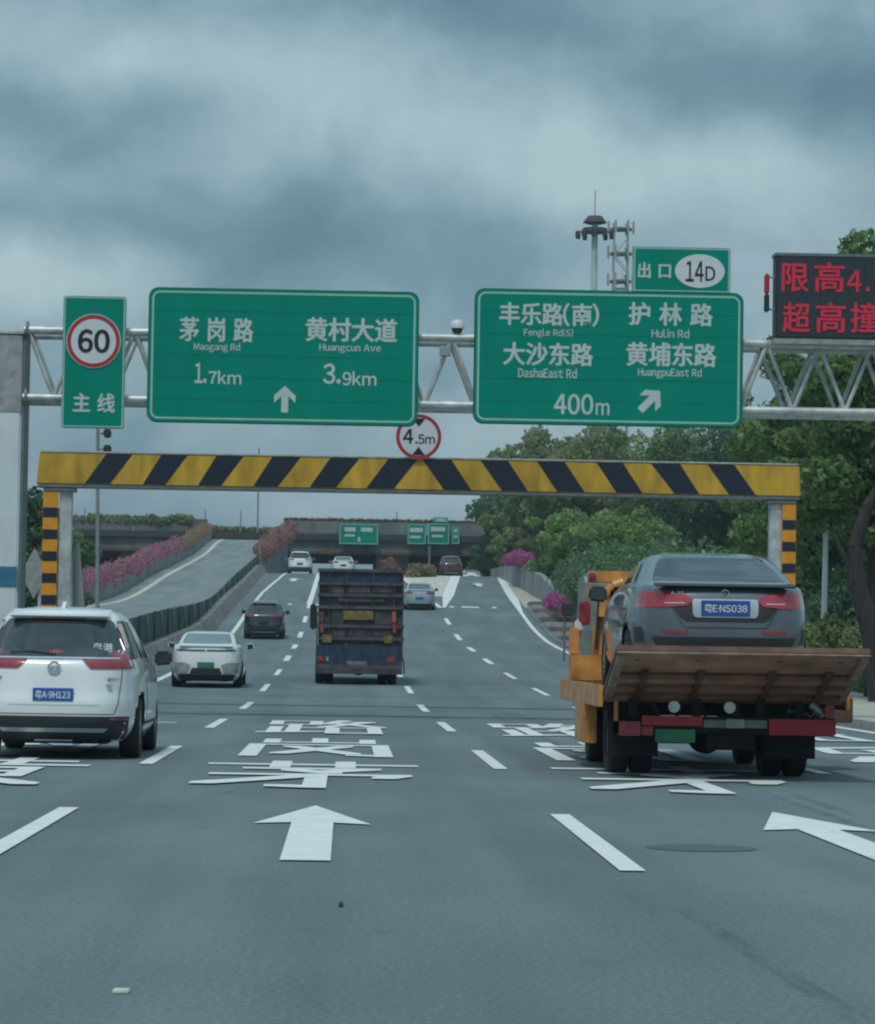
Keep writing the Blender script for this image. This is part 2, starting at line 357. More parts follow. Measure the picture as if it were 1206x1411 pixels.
ter = MB(); tx = [-1500, -300, -80, -40, -20, -12.2, -7, 0, 9.2, 14, 22, 40, 90, 300, 1500]; ty = list(range(-60, 340, 8)) + [360, 420, 600, 1000, 2000, 4000]
def zter(x, D):
    z = zroad(D)
    if x < -6.5: z = z * .72 - .3
    return z - .16
for D in ty:
    for x in tx: ter.v.append((x, D, zter(x, D)))
for k in range(len(ty)-1):
    for i in range(len(tx)-1):
        n_ = len(tx); ter.f.append((k*n_+i, k*n_+i+1, (k+1)*n_+i+1, (k+1)*n_+i))
ter.build('ground', 'grass', kind='structure', recalc=False)
road = sheet('road', 'asphalt', -20, 330, 2, lambda D: -6.3, lambda D: edgeR(D) + .42, lambda x, D: zroad(D), 4)
ORG[road] = Vector((0, 0, 0))
RZ = .010
def strip(name, x0f, x1f, D0, D1, m='paint', parent=road, step=2.0, dz=RZ, zf=lambda x, D: zroad(D)):
    n = max(1, int((D1 - D0) / step)); mb = MB()
    for i in range(n + 1):
        D = D0 + (D1 - D0) * i / n
        a = x0f(D) if callable(x0f) else x0f; b = x1f(D) if callable(x1f) else x1f
        mb.v += [(a, D, zf(a, D) + dz), (b, D, zf(b, D) + dz)]
    for i in range(n): mb.f.append((2*i, 2*i+1, 2*i+3, 2*i+2))
    return mb.build(name, m, parent, recalc=False)
# lane dashes (6 m long, every 15 m)
for X, D1 in ((-2.10, 168), (1.665, 205), (5.12, 165)):
    D = 2.6
    while D < D1:
        strip('lane_dash', X - .075 - (D > 100) * .03, X + .075 + (D > 100) * .03, D, D + 6.0); D += 14.9
strip('edge_line', lambda D: -5.35 + max(0, D-190)*.018, lambda D: -5.15 + max(0, D-190)*.018, 4, 238)
strip('edge_line', lambda D: edgeR(D) - .10, lambda D: edgeR(D) + .10 + max(0, min(1, (D-165)/20))*.35, 4, 240)
strip('lane_line', lambda D: -2.28, lambda D: -1.98, 172, 236)
# gore: wedge of white lines between the main road and the exit ramp
strip('gore_line', lambda D: 5.1 - (D-170)*.024, lambda D: 5.35 - (D-170)*.024 + .0, 170, 236, 'paint')
strip('gore_line', lambda D: 5.35 + (D-170)*.048 - .35*min(1, (D-170)/20), lambda D: 5.5 + (D-170)*.048 + .2*min(1, (D-170)/20), 170, 236, 'paint')
strip('gore_fill', lambda D: 5.36 - (D-170)*.024, lambda D: 5.1 + (D-170)*.046, 188, 236, 'paint_cream', dz=.005)
# transverse slow-down bars
for x in (-4.8, -4.0, -3.2, -1.7, -.9, 5.9, 6.6, 6.85, 7.1, 7.3, 8.3):
    strip('speed_bar', x - .13, x + .13, 170.5, 172.2)
def arrow(X, D0, D1, hw=.42, sw=.15, k=.40, parent=road, name='road_arrow'):
    L = D1 - D0; y1 = D1 - L*k
    pts = [(X-sw, D0), (X+sw, D0), (X+sw, y1+.15), (X+hw, y1-.02), (X, D1), (X-hw, y1-.02), (X-sw, y1+.15)]
    mb = MB(); mb.v = [(x, d, zroad(d)+RZ) for x, d in pts]; mb.f = [(0,1,2,6), (6,2,4), (2,3,4), (5,6,4)]
    return mb.build(name, 'paint', parent, recalc=False)
arrow(-.22, 18.0, 24.3); arrow(3.42, 18.0, 24.3); arrow(-3.75, 210, 216, .5, .2); arrow(9.0, 206, 212, .5, .2); arrow(6.9, 18.0, 24.3)
GL = {
 '茅': [(0,.88,1,.88),(.33,.78,.33,1),(.67,.78,.67,1),(.2,.70,.8,.70),(.8,.70,.56,.58),(.40,.64,.60,.54),(.06,.46,.94,.46),(.94,.46,.85,.37),(.53,.46,.53,.04),(.53,.04,.36,.07),(.50,.42,.02,.13)],
 '岗': [(.5,.75,.5,1),(.16,.72,.16,.92),(.16,.74,.84,.74),(.84,.72,.84,.92),(.08,0,.08,.58),(.08,.59,.92,.59),(.92,.58,.92,.02),(.92,.03,.74,.06),(.68,.5,.26,.12),(.32,.48,.72,.12)],
 '路': [(.05,.66,.42,.66),(.05,.94,.42,.94),(.05,.66,.05,.94),(.42,.66,.42,.94),(.24,.66,.24,.12),(.24,.4,.44,.4),(.08,.45,.08,.1),(0,.06,.46,.14),(.68,1,.52,.7),(.66,.88,.92,.88),(.92,.88,.5,.45),(.62,.75,1,.45),(.58,.4,.94,.4),(.58,.4,.58,.02),(.94,.4,.94,.02),(.58,.03,.94,.03)],
 '黄': [(.1,.87,.9,.87),(.35,.77,.35,1),(.65,.77,.65,1),(0,.70,1,.70),(.2,.58,.8,.58),(.2,.58,.2,.28),(.8,.58,.8,.28),(.2,.29,.8,.29),(.2,.43,.8,.43),(.5,.7,.5,.28),(.36,.2,.08,.02),(.64,.2,.95,.02)],
 '村': [(.22,0,.22,1),(0,.75,.45,.75),(.22,.7,.02,.3),(.22,.6,.42,.4),(.48,.72,1,.72),(.8,.05,.8,1),(.8,.05,.64,.1),(.55,.5,.65,.36)],
 '大': [(0,.65,1,.65),(.5,1,.48,.55),(.48,.55,.04,.02),(.5,.55,.97,.02)],
 '丰': [(.1,.86,.9,.86),(.15,.6,.85,.6),(0,.34,1,.34),(.5,1,.5,0)],
 '乐': [(.8,.96,.22,.86),(.24,.86,.18,.56),(.18,.56,.95,.56),(.55,.76,.55,.03),(.55,.03,.40,.08),(.3,.36,.08,.12),(.74,.36,.95,.12)]}
def road_char(ch, X, Wd, D0, D1, bx=.11, by=.20):
    mb = MB(); H = D1 - D0
    for k, (a, b, c, d) in enumerate(GL[ch]):
        p = (X + (a-.5)*(Wd-2*bx), D0+by + b*(H-2*by)); q = (X + (c-.5)*(Wd-2*bx), D0+by + d*(H-2*by)); 
        if p[1] > q[1]: p, q = q, p
        s = 1 if q[0] >= p[0] else -1
        P = [(p[0]-s*bx, p[1]-by), (p[0]+s*bx, p[1]-by), (q[0]+s*bx, q[1]-by), (q[0]+s*bx, q[1]+by), (q[0]-s*bx, q[1]+by), (p[0]-s*bx, p[1]+by)]
        if s < 0: P = P[::-1]
        mb.add([(x, y, zroad(y) + RZ + .0007*k) for x, y in P], [tuple(range(6))])
    return mb.build('road_lettering', 'paint', road, recalc=False)
for X, s in ((-.33, '茅岗路'), (3.35, '茅岗路'), (-3.75, '黄村大'), (6.95, '丰乐路')):
    for ch, (a, b, wd) in zip(s, ((27.0, 33.8, 2.25), (35.2, 42.6, 2.1), (44.6, 53.2, 2.0))): road_char(ch, X, wd, a, b)
# manhole, patches and tyre marks pressed into the asphalt
mh = MB(); c = W(970, 1167, 19.9); n = 40
mh.v = [(2.32 + .36*math.cos(t*2*math.pi/n), 19.75 + .36*math.sin(t*2*math.pi/n), .004) for t in range(n)]; mh.f = [tuple(range(n))]
Mt['cover'] = mat('cast_iron_cover', (.078, .092, .098), .7, nscale=30)
Mt['skid'] = mat('tyre_mark', (.108, .138, .146), .8, var=.16, nscale=4, stretch=(1, .15, 1))
worn(Mt['skid'], 5, .42, 1.0, (1, .2, 1))
mh.build('manhole_cover', 'cover', road, recalc=False)
for a, b, wd in (((939, 1252), (1195, 1412), .05), ((925, 1252), (1176, 1414), .05), ((1085, 1096), (1206, 1135), .10), ((1040, 1090), (1206, 1150), .10)):
    mb = MB()
    def gp(px, py):
        d = ray(px, py); t = -HCAM / d.z; return d.x*t, d.y*t
    (xa, ya), (xb, yb) = gp(*a), gp(*b); mb.v = [(xa, ya, .004), (xa+wd, ya, .004), (xb+wd, yb, .004), (xb, yb, .004)]; mb.f = [(0, 1, 2, 3)]
    mb.build('tyre_mark', 'skid', road, recalc=False)
for px, py, dx, dy in ((167, 1368, .03, .05), (470, 1248, .01, .10)):
    d = ray(px, py); t = -HCAM / d.z; x, y = d.x*t, d.y*t
    o = MB().box(x-dx, x+dx, y-dy, y+dy, .001, .012).build('litter_scrap', 'paint_cream' if dx > .02 else 'tyre', bevel=.003)
    tag(o, 'tiny pale scrap of litter on the asphalt at the lower left' if dx > .02 else 'tiny dark twig lying on the asphalt below the nearest white arrow', 'litter')
Mt['seal_band'] = mat('bitumen_seal_dark_band', (.085, .105, .11), .7, var=.2, nscale=3); worn(Mt['seal_band'], 6, .30, .60, (1, .3, 1))
rs_ = random.Random(5)
for x_, d0, d1 in ((5.3, 16, 40), (2.9, 34, 60)):
    mb = MB(); n_ = int((d1-d0)/.7); xs_ = [x_ + rs_.uniform(-.025, .025) for _ in range(n_+1)]
    for i in range(n_+1): D = d0 + i*.7; mb.v += [(xs_[i], D, zroad(D)+.004), (xs_[i]+.022, D, zroad(D)+.004)]
    for i in range(n_): mb.f.append((2*i, 2*i+1, 2*i+3, 2*i+2))
    mb.build('sealed_crack', 'seal_band', road, recalc=False)
for D in (57.5, 66.0, 74.0): strip('transverse_band', -5.9, 8.9, D, D+.16, 'seal_band', step=.2, dz=.004)  # thin dark bands across all lanes
# kerb + pavement on the right
kb = MB(); D = 10
while D < 128:
    x = edgeR(D) + .45; kb.box(x, x + .15, D, D + 1.98, zroad(D) - .1, zroad(D) + .14); D += 2
kb.build('kerb', 'kerb', kind='structure')
sheet('pavement', 'paving', 10, 128, 2, lambda D: edgeR(D) + .6, lambda D: edgeR(D) + 4.6, lambda x, D: zroad(D) + .13, 2)
sheet('shoulder_lower', 'concrete_dark', 118, 172, 2, lambda D: edgeR(D) + .43, lambda D: edgeR(D) + 4.0, lambda x, D: zroad(D) + .02, 2)
sheet('shoulder', 'paving', 172, 262, 2, lambda D: edgeR(D) + .43, lambda D: edgeR(D) + 2.6 + max(0, (200-D))*.03, lambda x, D: zroad(D) + .02, 2)
# left ramp
_zr = pchip([(78, 1.25), (90, 1.75), (105, 2.25), (149, 3.45), (188, 5.7), (237, 8.55), (262, 10.4), (275, 11.0), (300, 11.05)])
ramp = sheet('ramp', 'asphalt_ramp', 78, 272, 2, lambda D: -11.9, lambda D: -7.0, lambda x, D: _zr(D), 3)
ORG[ramp] = Vector((0, 0, 0))
strip('edge_line', -11.15, -10.85, 80, 271, parent=ramp, zf=lambda x, D: _zr(D), m='paint_cream')

# ------------------------------------------------------------------ walls and barriers along the left
def run_wall(name, label, cat, m, xf, wd, z0f, z1f, D0, D1, step, taper=0):
    """row of wall segments, each a part"""
    root = thing(name, label, cat, (xf(D0), D0, z0f(D0)))
    D = D0
    while D < D1 - .01:
        e_ = min(D + step - .03, D1); p = []
        for zf, t in ((z0f, 0), (z1f, taper)):
            p += [(xf(D)-wd/2+t*0, D, zf(D)), (xf(D)+wd/2-t, D, zf(D)), (xf(e_)+wd/2-t, e_, zf(e_)), (xf(e_)-wd/2, e_, zf(e_))]
        MB().hexa(p).build('wall_segment', m, root); D += step
    return root
run_wall('barrier_wall', 'low dusty concrete wall beside the left edge line, below the green panels', 'wall', 'wall_brown',
         lambda D: -6.45, .9, lambda D: zroad(D) - .2, lambda D: zroad(D) + .62, 78, 238, 4, taper=.45)
# ramp retaining side (its body)
mb = MB(); Ds = list(range(78, 273, 3)); k = 0
for D in Ds:
    mb.v += [(-12.05, D, zter(-12, D) - 1), (-12.05, D, _zr(D) - .03), (-6.98, D, _zr(D) - .03), (-6.98, D, zter(-7, D) - 1)]
for i in range(len(Ds)-1):
    a = i*4; mb.f += [(a, a+4, a+5, a+1), (a+1, a+5, a+6, a+2), (a+2, a+6, a+7, a+3)]
mb.f += [(0, 1, 2, 3)]
mb.build('ramp_embankment', 'concrete_dark', kind='structure')
fr = thing('green_panel_fence', 'dark green panel fence curving up beside the ramp on the left', 'fence', (-6.85, 80, 1))
D = 80
while D < 234:
    e_ = D + 1.985; zb = lambda q: zroad(q) + .60; zt = lambda q: max(zb(q) + .35, _zr(q) + .12)
    MB().hexa([(-6.88, D, zb(D)), (-6.82, D, zb(D)), (-6.82, e_, zb(e_)), (-6.88, e_, zb(e_)), (-6.88, D, zt(D)), (-6.82, D, zt(D)), (-6.82, e_, zt(e_)), (-6.88, e_, zt(e_))]).build('panel', 'fence_green', fr)
    if int(D / 2) % 2 == 0: MB().box(-6.80, -6.74, D - .04, D + .04, zb(D) - .1, zt(D) + .05).build('post', 'fence_green' if int(D) % 8 else 'galv_dark', fr)
    D += 2
run_wall('ramp_parapet', 'grey concrete parapet on the far left side of the ramp, under the pink flowers', 'wall', 'concrete',
         lambda D: -12.1, .32, lambda D: _zr(D) - .3, lambda D: _zr(D) + .72, 90, 270, 5)
MB().hexa([(-12.5, 90, .6), (-11.92, 90, .6), (-11.92, 90, .6), (-12.5, 90, .6), (-12.5, 90, .7), (-11.92, 90, .7), (-11.92, 90, .7), (-12.5, 90, .7)])
run_wall('ramp_parapet', 'grey concrete parapet at the top right of the ramp, where the fence ends', 'wall', 'concrete',
         lambda D: -6.8 + max(0, D-248)*.07, .3, lambda D: zroad(D), lambda D: _zr(D) + .8, 236, 268, 4)

# ------------------------------------------------------------------ leaves
def leaf_mesh(name, P, size, rs, out=None, flat=.0):
    n = len(P); nr = rs.normal(size=(n, 3))
    if out is not None: nr = nr * .75 + out * 1.0
    nr /= np.linalg.norm(nr, axis=1)[:, None] + 1e-9
    t = rs.normal(size=(n, 3)); u = np.cross(nr, t); u /= np.linalg.norm(u, axis=1)[:, None] + 1e-9; v = np.cross(nr, u)
    s = size * rs.uniform(.45, 1.5, (n, 1))
    V = np.stack([P - u*s*.5, P - v*s*.28 + nr*s*.06, P + u*s*.5, P + v*s*.28 + nr*s*.06], 1).reshape(-1, 3)
    me = bpy.data.meshes.new(name); me.vertices.add(4*n); me.vertices.foreach_set('co', V.astype(np.float32).ravel())
    me.loops.add(4*n); me.loops.foreach_set('vertex_index', np.arange(4*n, dtype=np.int32))
    me.polygons.add(n); me.polygons.foreach_set('loop_start', np.arange(0, 4*n, 4, dtype=np.int32)); me.polygons.foreach_set('loop_total', np.full(n, 4, dtype=np.int32))
    me.update(calc_edges=True); me.validate(); return me
def blob_points(blobs, n, rs):
    wts = np.array([(b[3]*b[4])**.9 for b in blobs]); wts /= wts.sum(); idx = rs.choice(len(blobs), n, p=wts)
    B = np.array(blobs)[idx]; d = rs.normal(size=(n, 3)); d /= np.linalg.norm(d, axis=1)[:, None]
    r = 1 - np.abs(rs.normal(0, .17, (n, 1))); lump = 1 + .16*np.sin(d[:, :1]*9 + B[:, :1]*3)*np.sin(d[:, 2:]*8 + B[:, 1:2])
    return B[:, :3] + d * r * lump * B[:, [3, 3, 4]], d
def crown_blobs(R, H, zc, n, rs, core=True):
    bl = []
    for i in range(n):
        d = rs.normal(size=3); d /= np.linalg.norm(d); q = rs.uniform(.45, .92)
        r = R * rs.uniform(.24, .42)
        bl.append((d[0]*q*R, d[1]*q*R, zc + d[2]*q*H, r, r * rs.uniform(.65, .9)))
    if core: bl.append((0, 0, zc, R*.62, H*.62))
    return bl
def tree(X, D, ztop, R, label, m='leaf_a', seed=0, leaves=16000, size=.3, zb=None, nb=16, low=.25, name='tree', cat='tree', tr=.16, lean=0, group=None):
    rs = np.random.RandomState(seed); z0 = zter(X, D) + .02 if zb is None else zb; h = ztop - z0
    root = thing(name, label, cat, (X, D, z0), group, local=True)
    H = h * (1 - low) / 2; zc = h * low + H
    bl = crown_blobs(R, H, zc, nb, rs); bl += [(rs.uniform(-.2, .2)*R, 0, h - R*.22, R*.24, R*.22), (rs.uniform(-.4, .4)*R, 0, h - R*.5, R*.36, R*.3)] + [(math.cos(a_)*R*.95, math.sin(a_)*R*.95, zc + rs.uniform(-.8, .8)*H, R*.16, R*.12) for a_ in rs.uniform(0, 6.3, 9)]
    P, d = blob_points(bl, leaves, rs); P[:, 2] = np.maximum(P[:, 2], .05)
    obj('crown', leaf_mesh('crown', P, size, rs, d), m, root)
    t = MB(); top = Vector((lean, 0, zc)); mid = Vector((lean*.4, .1, zc*.45)); t.tube((0, 0, -.3), mid, tr*1.4, tr, 9); t.tube(mid, top, tr, tr*.4, 9)
    for b in bl[:7]:
        s_ = mid.lerp(top, rs.uniform(.1, .8)); t.tube(s_, (b[0], b[1], b[2]), tr*.4, tr*.12, 6)
    t.build('trunk', 'bark', root, smooth=True, recalc=False)
    return root
def hedge(name, label, cat, pts, r, m, seed, n, size, group=None, rz=None, mix=None):
    rs = np.random.RandomState(seed); bl = []
    for a, b in zip(pts, pts[1:]):
        a = np.array(a); b = np.array(b); L = np.linalg.norm(b-a); k = max(1, int(L / (r*.9)))
        for i in range(k):
            p = a + (b-a)*i/k + rs.normal(size=3)*r*.18; rr = r*rs.uniform(.75, 1.15); bl.append((p[0], p[1], p[2], rr, (rz or r)*rs.uniform(.75, 1.15)))
    P, d = blob_points(bl, n, rs); me = leaf_mesh(name, P - np.array(pts[0]), size, rs, d)
    o = obj(name, me, m); o.location = pts[0]
    if mix:
        me.materials.append(Mt[mix[0]]); me.polygons.foreach_set('material_index', (rs.uniform(size=n) < mix[1]).astype(np.int32))
    return tag(o, label, cat, group)

# bougainvillea on the ramp parapets
hedge('bougainvillea_hedge', 'long band of pink bougainvillea climbing the left parapet of the ramp', 'flowers',
      [(-12.35, D, _zr(D) + 1.0) for D in range(92, 226, 6)], .55, 'flower', 3, 26000, .17, mix=('leaf_d', .12))
hedge('bougainvillea_hedge', 'faded orange-pink bougainvillea at the top end of the ramp parapet, near the overpass', 'flowers',
      [(-12.3, D, _zr(D) + .95) for D in range(226, 270, 6)], .5, 'flower_r', 4, 8000, .18, mix=('leaf_d', .25))
hedge('bougainvillea_hedge', 'reddish bougainvillea spilling over the right-hand parapet where the ramp meets the overpass', 'flowers',
      [W(360, 764, 236) + Vector((0, 0, .1)), W(372, 750, 246), W(388, 738, 256), W(402, 727, 264)], .7, 'flower_r', 5, 9000, .2, mix=('flower', .35))
hedge('bougainvillea_bush', 'pink bougainvillea at the foot of the ramp, just left of the striped gate post', 'flowers', [(-9.2, 76, 1.6), (-8.0, 76, 1.5), (-7.1, 78, 1.4)], .6, 'flower', 6, 3500, .16, mix=('leaf_b', .3))

# ------------------------------------------------------------------ overpass
BD = 268.0
ovp = thing('overpass', 'grey concrete overpass crossing the whole road in the distance', 'bridge', (0, BD, 5))
for x0, x1 in ((-45, -12.3), (-5.6, 0.5), (0.5, 7), (7, 14), (14, 34)):
    n_ = max(1, round((x1-x0)/6.5))
    for i in range(n_):
        a = x0 + (x1-x0)*i/n_; b = x0 + (x1-x0)*(i+1)/n_ - .06
        MB().box(a, b, BD, BD+.3, 11.42, 12.5).build('parapet_panel', 'concrete_mid' if x0 > -10 else 'concrete_dark', ovp, bevel=.03)
MB().box(-45, 34, BD-.05, BD+36, 10.85, 11.40).build('deck_slab', 'concrete_shade', ovp)  # depth extended to darken the underpass; its colour also paints shade
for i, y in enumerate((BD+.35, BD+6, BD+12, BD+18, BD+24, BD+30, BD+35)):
    MB().box(-45, 34, y, y+.6, 9.75, 10.83).build('girder', 'concrete_shade' if i else 'concrete_dark', ovp)  # girders behind the first carry the under-deck shade in their colour
MB().box(-45, 34, BD+.2, BD+.33, 9.62, 9.85).build('drain_rail', 'rust', ovp)
MB().box(-45, 34, BD+35.7, BD+36, 11.42, 12.3).build('parapet_panel', 'concrete', ovp)
for x0, x1 in ((-7.4, -5.9), (2.5, 5.4), (12.9, 20), (-20, -17.5), (-34, -32)):
    MB().box(x0, x1, BD+1.2, BD+34, 2, 9.74).build('pier', 'concrete_dark', ovp, bevel=.05)
hedge('hedge', 'green hedge along the top of the overpass on the left', 'hedge', [(x, BD+.3, 12.3) for x in np.arange(-45, -12, 1.5)], .5, 'leaf_d', 8, 16000, .26, rz=.5)
hedge('hedge', 'thin green hedge on the overpass behind the top of the ramp', 'hedge', [(x, BD+35.5, 13.0) for x in np.arange(-14, -4, 1.2)], .35, 'leaf_d', 9, 3500, .25)
hedge('flower_trough', 'thin dark red row of flowers along the overpass parapet in the middle', 'flowers', [(x, BD+.2, 12.6) for x in np.arange(-5.6, 13, .8)], .16, 'flower_r', 10, 9000, .16, mix=('leaf_b', .4))
hedge('hanging_vines', 'dark green vines hanging down the overpass face on the far left', 'plant', [(-26, BD-1, 11), (-24, BD-1.2, 10.4), (-22.8, BD-1.3, 9.4), (-25, BD-1.2, 9.2)], 1.3, 'leaf_d', 12, 6500, .3)
# what lies behind and beneath the overpass
rw = thing('retaining_wall', 'dark retaining wall under the overpass to the right of the pale opening', 'wall', (8, BD+20, 4))
for i in range(7): MB().box(5.5 + i*2.6, 8.05 + i*2.6, BD+33, BD+34, 3, 10.8).build('wall_panel', 'concrete_shade', rw, bevel=.03)  # underpass shade put into the wall colour
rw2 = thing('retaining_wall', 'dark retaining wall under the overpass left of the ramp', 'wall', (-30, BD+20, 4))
for i in range(12): MB().box(-45 + i*3.2, -41.85 + i*3.2, BD+33, BD+34, 3, 10.8).build('wall_panel', 'concrete_shade', rw2, bevel=.03)
tree(3.6, BD-14, 9.0, 1.0, 'small reddish flowering shrub on the divider behind the dark truck', 'flower_r', 31, 1800, .2, zb=6.9, nb=7, low=.15, name='shrub', cat='shrub', tr=.04)
hedge('planter_mound', 'low brownish shrub mound with pink blooms on the divider tip between road and exit ramp', 'shrub', [(4.8, 222, 6.9), (5.9, 224, 7.0), (6.2, 226, 7.0)], .6, 'leaf_d', 33, 4200, .17, mix=('flower_r', .45), rz=.55)
gw = thing('divider_nose', 'low pale concrete divider between the main road and the exit ramp', 'barrier', (5.3, 224, 6.4))
for i in range(8):
    d0 = 224 + i*4.4; MB().hexa([(4.4, d0, zroad(d0)-.1), (6.3+i*.18, d0, zroad(d0)-.1), (6.5+i*.18, d0+4.3, zroad(d0)-.3), (4.4, d0+4.3, zroad(d0)-.3),
        (4.6, d0, zroad(d0)+.4), (6.1+i*.18, d0, zroad(d0)+.4), (6.3+i*.18, d0+4.3, zroad(d0+4.3)+.4), (4.6, d0+4.3, zroad(d0+4.3)+.4)]).build('wall_segment', 'concrete', gw)

# ------------------------------------------------------------------ right-hand wall and flowers beside the exit ramp
wpts = [W(676, 784, 232), W(700, 779, 215), W(722, 780, 200), W(744, 793, 185), W(766, 815, 170), W(778, 836, 158)]
cw = thing('curved_wall', 'curved grey concrete wall beside the exit ramp below the magenta flowers', 'wall', (wpts[0].x, wpts[0].y, 5))
for a, b in zip(wpts, wpts[1:]):
    a2 = a + (b-a)*.01; b2 = b - (b-a)*.01
    za, zb_ = zroad(a.y)-.1, zroad(b.y)-.1
    MB().hexa([(a2.x, a2.y, za), (b2.x, b2.y, zb_), (b2.x+.4, b2.y+.3, zb_), (a2.x+.4, a2.y+.3, za), tuple(a2), tuple(b2), (b2.x+.4, b2.y+.3, b2.z), (a2.x+.4, a2.y+.3, a2.z)]).build('wall_segment', 'concrete', cw)
hedge('bougainvillea_bush', 'magenta bougainvillea on top of the curved wall by the exit ramp', 'flowers', [W(700, 770, 208), W(716, 769, 203), W(731, 771, 198)], .45, 'flower_m', 14, 4000, .16, mix=('leaf_b', .12))
hedge('bougainvillea_bush', 'magenta bougainvillea at the near end of the curved wall, left of the tow truck', 'flowers', [W(758, 830, 160), W(768, 829, 157), W(778, 834, 153)], .42, 'flower_m', 15, 3000, .14, mix=('leaf_b', .15))
sb = thing('steps', 'shallow grey concrete steps beside the exit ramp', 'steps', (10.5, 150, 2.4))
for i in range(9):
    d0 = 138 + i*4.2; MB().box(edgeR(d0)+.75, edgeR(d0)+3.6, d0, d0+3.6, zroad(d0)-.3, zroad(d0)+.22+.02*i).build('step', 'kerb' if i % 2 else 'concrete_dark', sb, bevel=.03)
p = W(782, 880, 112)
cb = thing('traffic_cabinet', 'dark box on a thin post beside the exit ramp, next to the tow truck cab', 'cabinet', (p.x, 112, zter(p.x, 112)))
a, b = W(774, 848, 112), W(792, 832, 112)
MB().box(a.x, b.x, 112, 112.35, a.z, b.z).build('housing', 'trim', cb, bevel=.03); MB().tube((p.x-.1, 112.2, zter(9, 112)), (p.x-.1, 112.2, a.z), .05).build('post', 'galv_dark', cb)

# ------------------------------------------------------------------ trees
for px, py, D, R, m, sd, nl, sz, lab in (
    (722, 655, 262, 4.6, 'leaf_b', 41, 20000, .36, 'dark evergreen tree at the left end of the right-hand tree line, overlapping the overpass'),
    (745, 588, 235, 4.3, 'leaf_d', 42, 18000, .36, 'olive tree with a ragged crown, leftmost peeking under the right big sign'),
    (835, 576, 222, 5.6, 'leaf_d', 43, 22000, .36, 'broad olive-green tree behind the bright round shrubs'),
    (930, 584, 212, 5.2, 'leaf_a', 44, 20000, .34, 'mid green tree behind the roof of the towed grey sedan'),
    (1010, 574, 195, 5.0, 'leaf_b', 45, 20000, .32, 'dark tree whose crown shows right under the big sign corner, above the gate beam end'),
    (1085, 600, 150, 3.1, 'leaf_a', 46, 14000, .27, 'smaller green tree just behind the right end of the striped beam'),
    (1140, 452, 92, 2.9, 'leaf_a', 47, 20000, .21, 'green tree behind the pale lamp pole on the right'),
    (1205, 430, 120, 4.2, 'leaf_b', 49, 24000, .26, 'dark dense tree filling the gap behind the pale lamp pole at the right edge'),
    (1208, 318, 76, 2.5, 'leaf_a', 48, 26000, .19, 'tallest tree at the right edge, rising above the red message board')):
    q = W(px, py, D); tree(q.x, D, q.z, R, lab, m, sd, nl, sz, nb=20 if R > 3 else 18, low=.12 if D > 100 else .2, group='trees along the right verge')
for px, py, D, R, m, sd, nl, lab in (
    (795, 704, 190, 3.0, 'leaf_c', 51, 12000, 'bright green rounded shrub, left one of the pair beside the exit ramp'),
    (872, 698, 186, 2.9, 'leaf_c', 52, 11000, 'bright green rounded shrub, right one of the pair beside the exit ramp'),
    (708, 728, 225, 1.9, 'leaf_d', 53, 4500, 'olive shrub at the right end of the overpass'),
    (935, 740, 150, 2.6, 'leaf_b', 54, 7000, 'dark low shrub hidden behind the towed car'),
    (850, 795, 150, 2.2, 'leaf_b', 55, 6000, 'dark low shrub behind the tow truck cab'),
    (1040, 760, 110, 2.4, 'leaf_b', 56, 7000, 'dark low shrub behind the right gate post'),
    (1120, 770, 92, 1.9, 'leaf_a', 57, 7000, 'green shrub at the foot of the pale lamp pole'),
    (1165, 800, 84, 1.7, 'leaf_b', 58, 6000, 'dark green shrub between the lamp pole and the leaning trunk'),
    (45, 672, 80, 1.5, 'leaf_b', 60, 8000, 'dark tree squeezed between the white column and the left gate post')):
    q = W(px, py, D); tree(q.x, D, q.z, R, lab, m, sd, nl, .17 if D < 160 else .25, nb=14, low=.02, name='shrub', cat='shrub', tr=.07)
hedge('hedge', 'dark hedge along the pavement behind the tow truck on the right', 'hedge', [(edgeR(D)+5.2, D, zroad(D)+.75) for D in range(58, 126, 3)], .95, 'leaf_b', 61, 20000, .16, mix=('leaf_a', .35))
hedge('grass_clump', 'dry yellowish undergrowth at the foot of the pale lamp pole', 'plant', [W(1115, 875, 76), W(1140, 872, 76), W(1165, 880, 76), W(1200, 885, 74)], .4, 'leaf_d', 62, 5000, .12)
hedge('ivy_bank', 'dark leafy bank beneath the trees behind the exit ramp', 'plant', [W(815, 808, 172), W(850, 818, 150), W(930, 830, 118), W(1010, 840, 112), W(1090, 850, 105)], 2.0, 'leaf_b', 63, 30000, .24, mix=('leaf_a', .3))
hedge('undergrowth', 'dark leafy undergrowth behind the leaning trunk at the right edge', 'plant', [W(1130, 700, 98), W(1190, 690, 98), W(1240, 720, 98), W(1180, 780, 98), W(1240, 800, 98)], 1.6, 'leaf_b', 64, 14000, .2, mix=('leaf_a', .25))
tr = thing('leaning_tree', 'dark leaning bare trunk at the right edge of the picture', 'tree', tuple(W(1215, 960, 72)))
t = MB(); pts = [W(1215, 965, 72), W(1203, 880, 72), W(1180, 800, 72), W(1178, 755, 72), W(1195, 700, 72), W(1225, 650, 72)]
for (a, b, r0, r1) in zip(pts, pts[1:], (.32, .26, .2, .17, .15), (.26, .2, .17, .15, .1)): t.tube(a, b, r0, r1, 12)
t.tube(W(1180, 800, 72), W(1150, 740, 72), .1, .05, 8)
t.build('trunk', 'bark', tr, smooth=True, recalc=False)

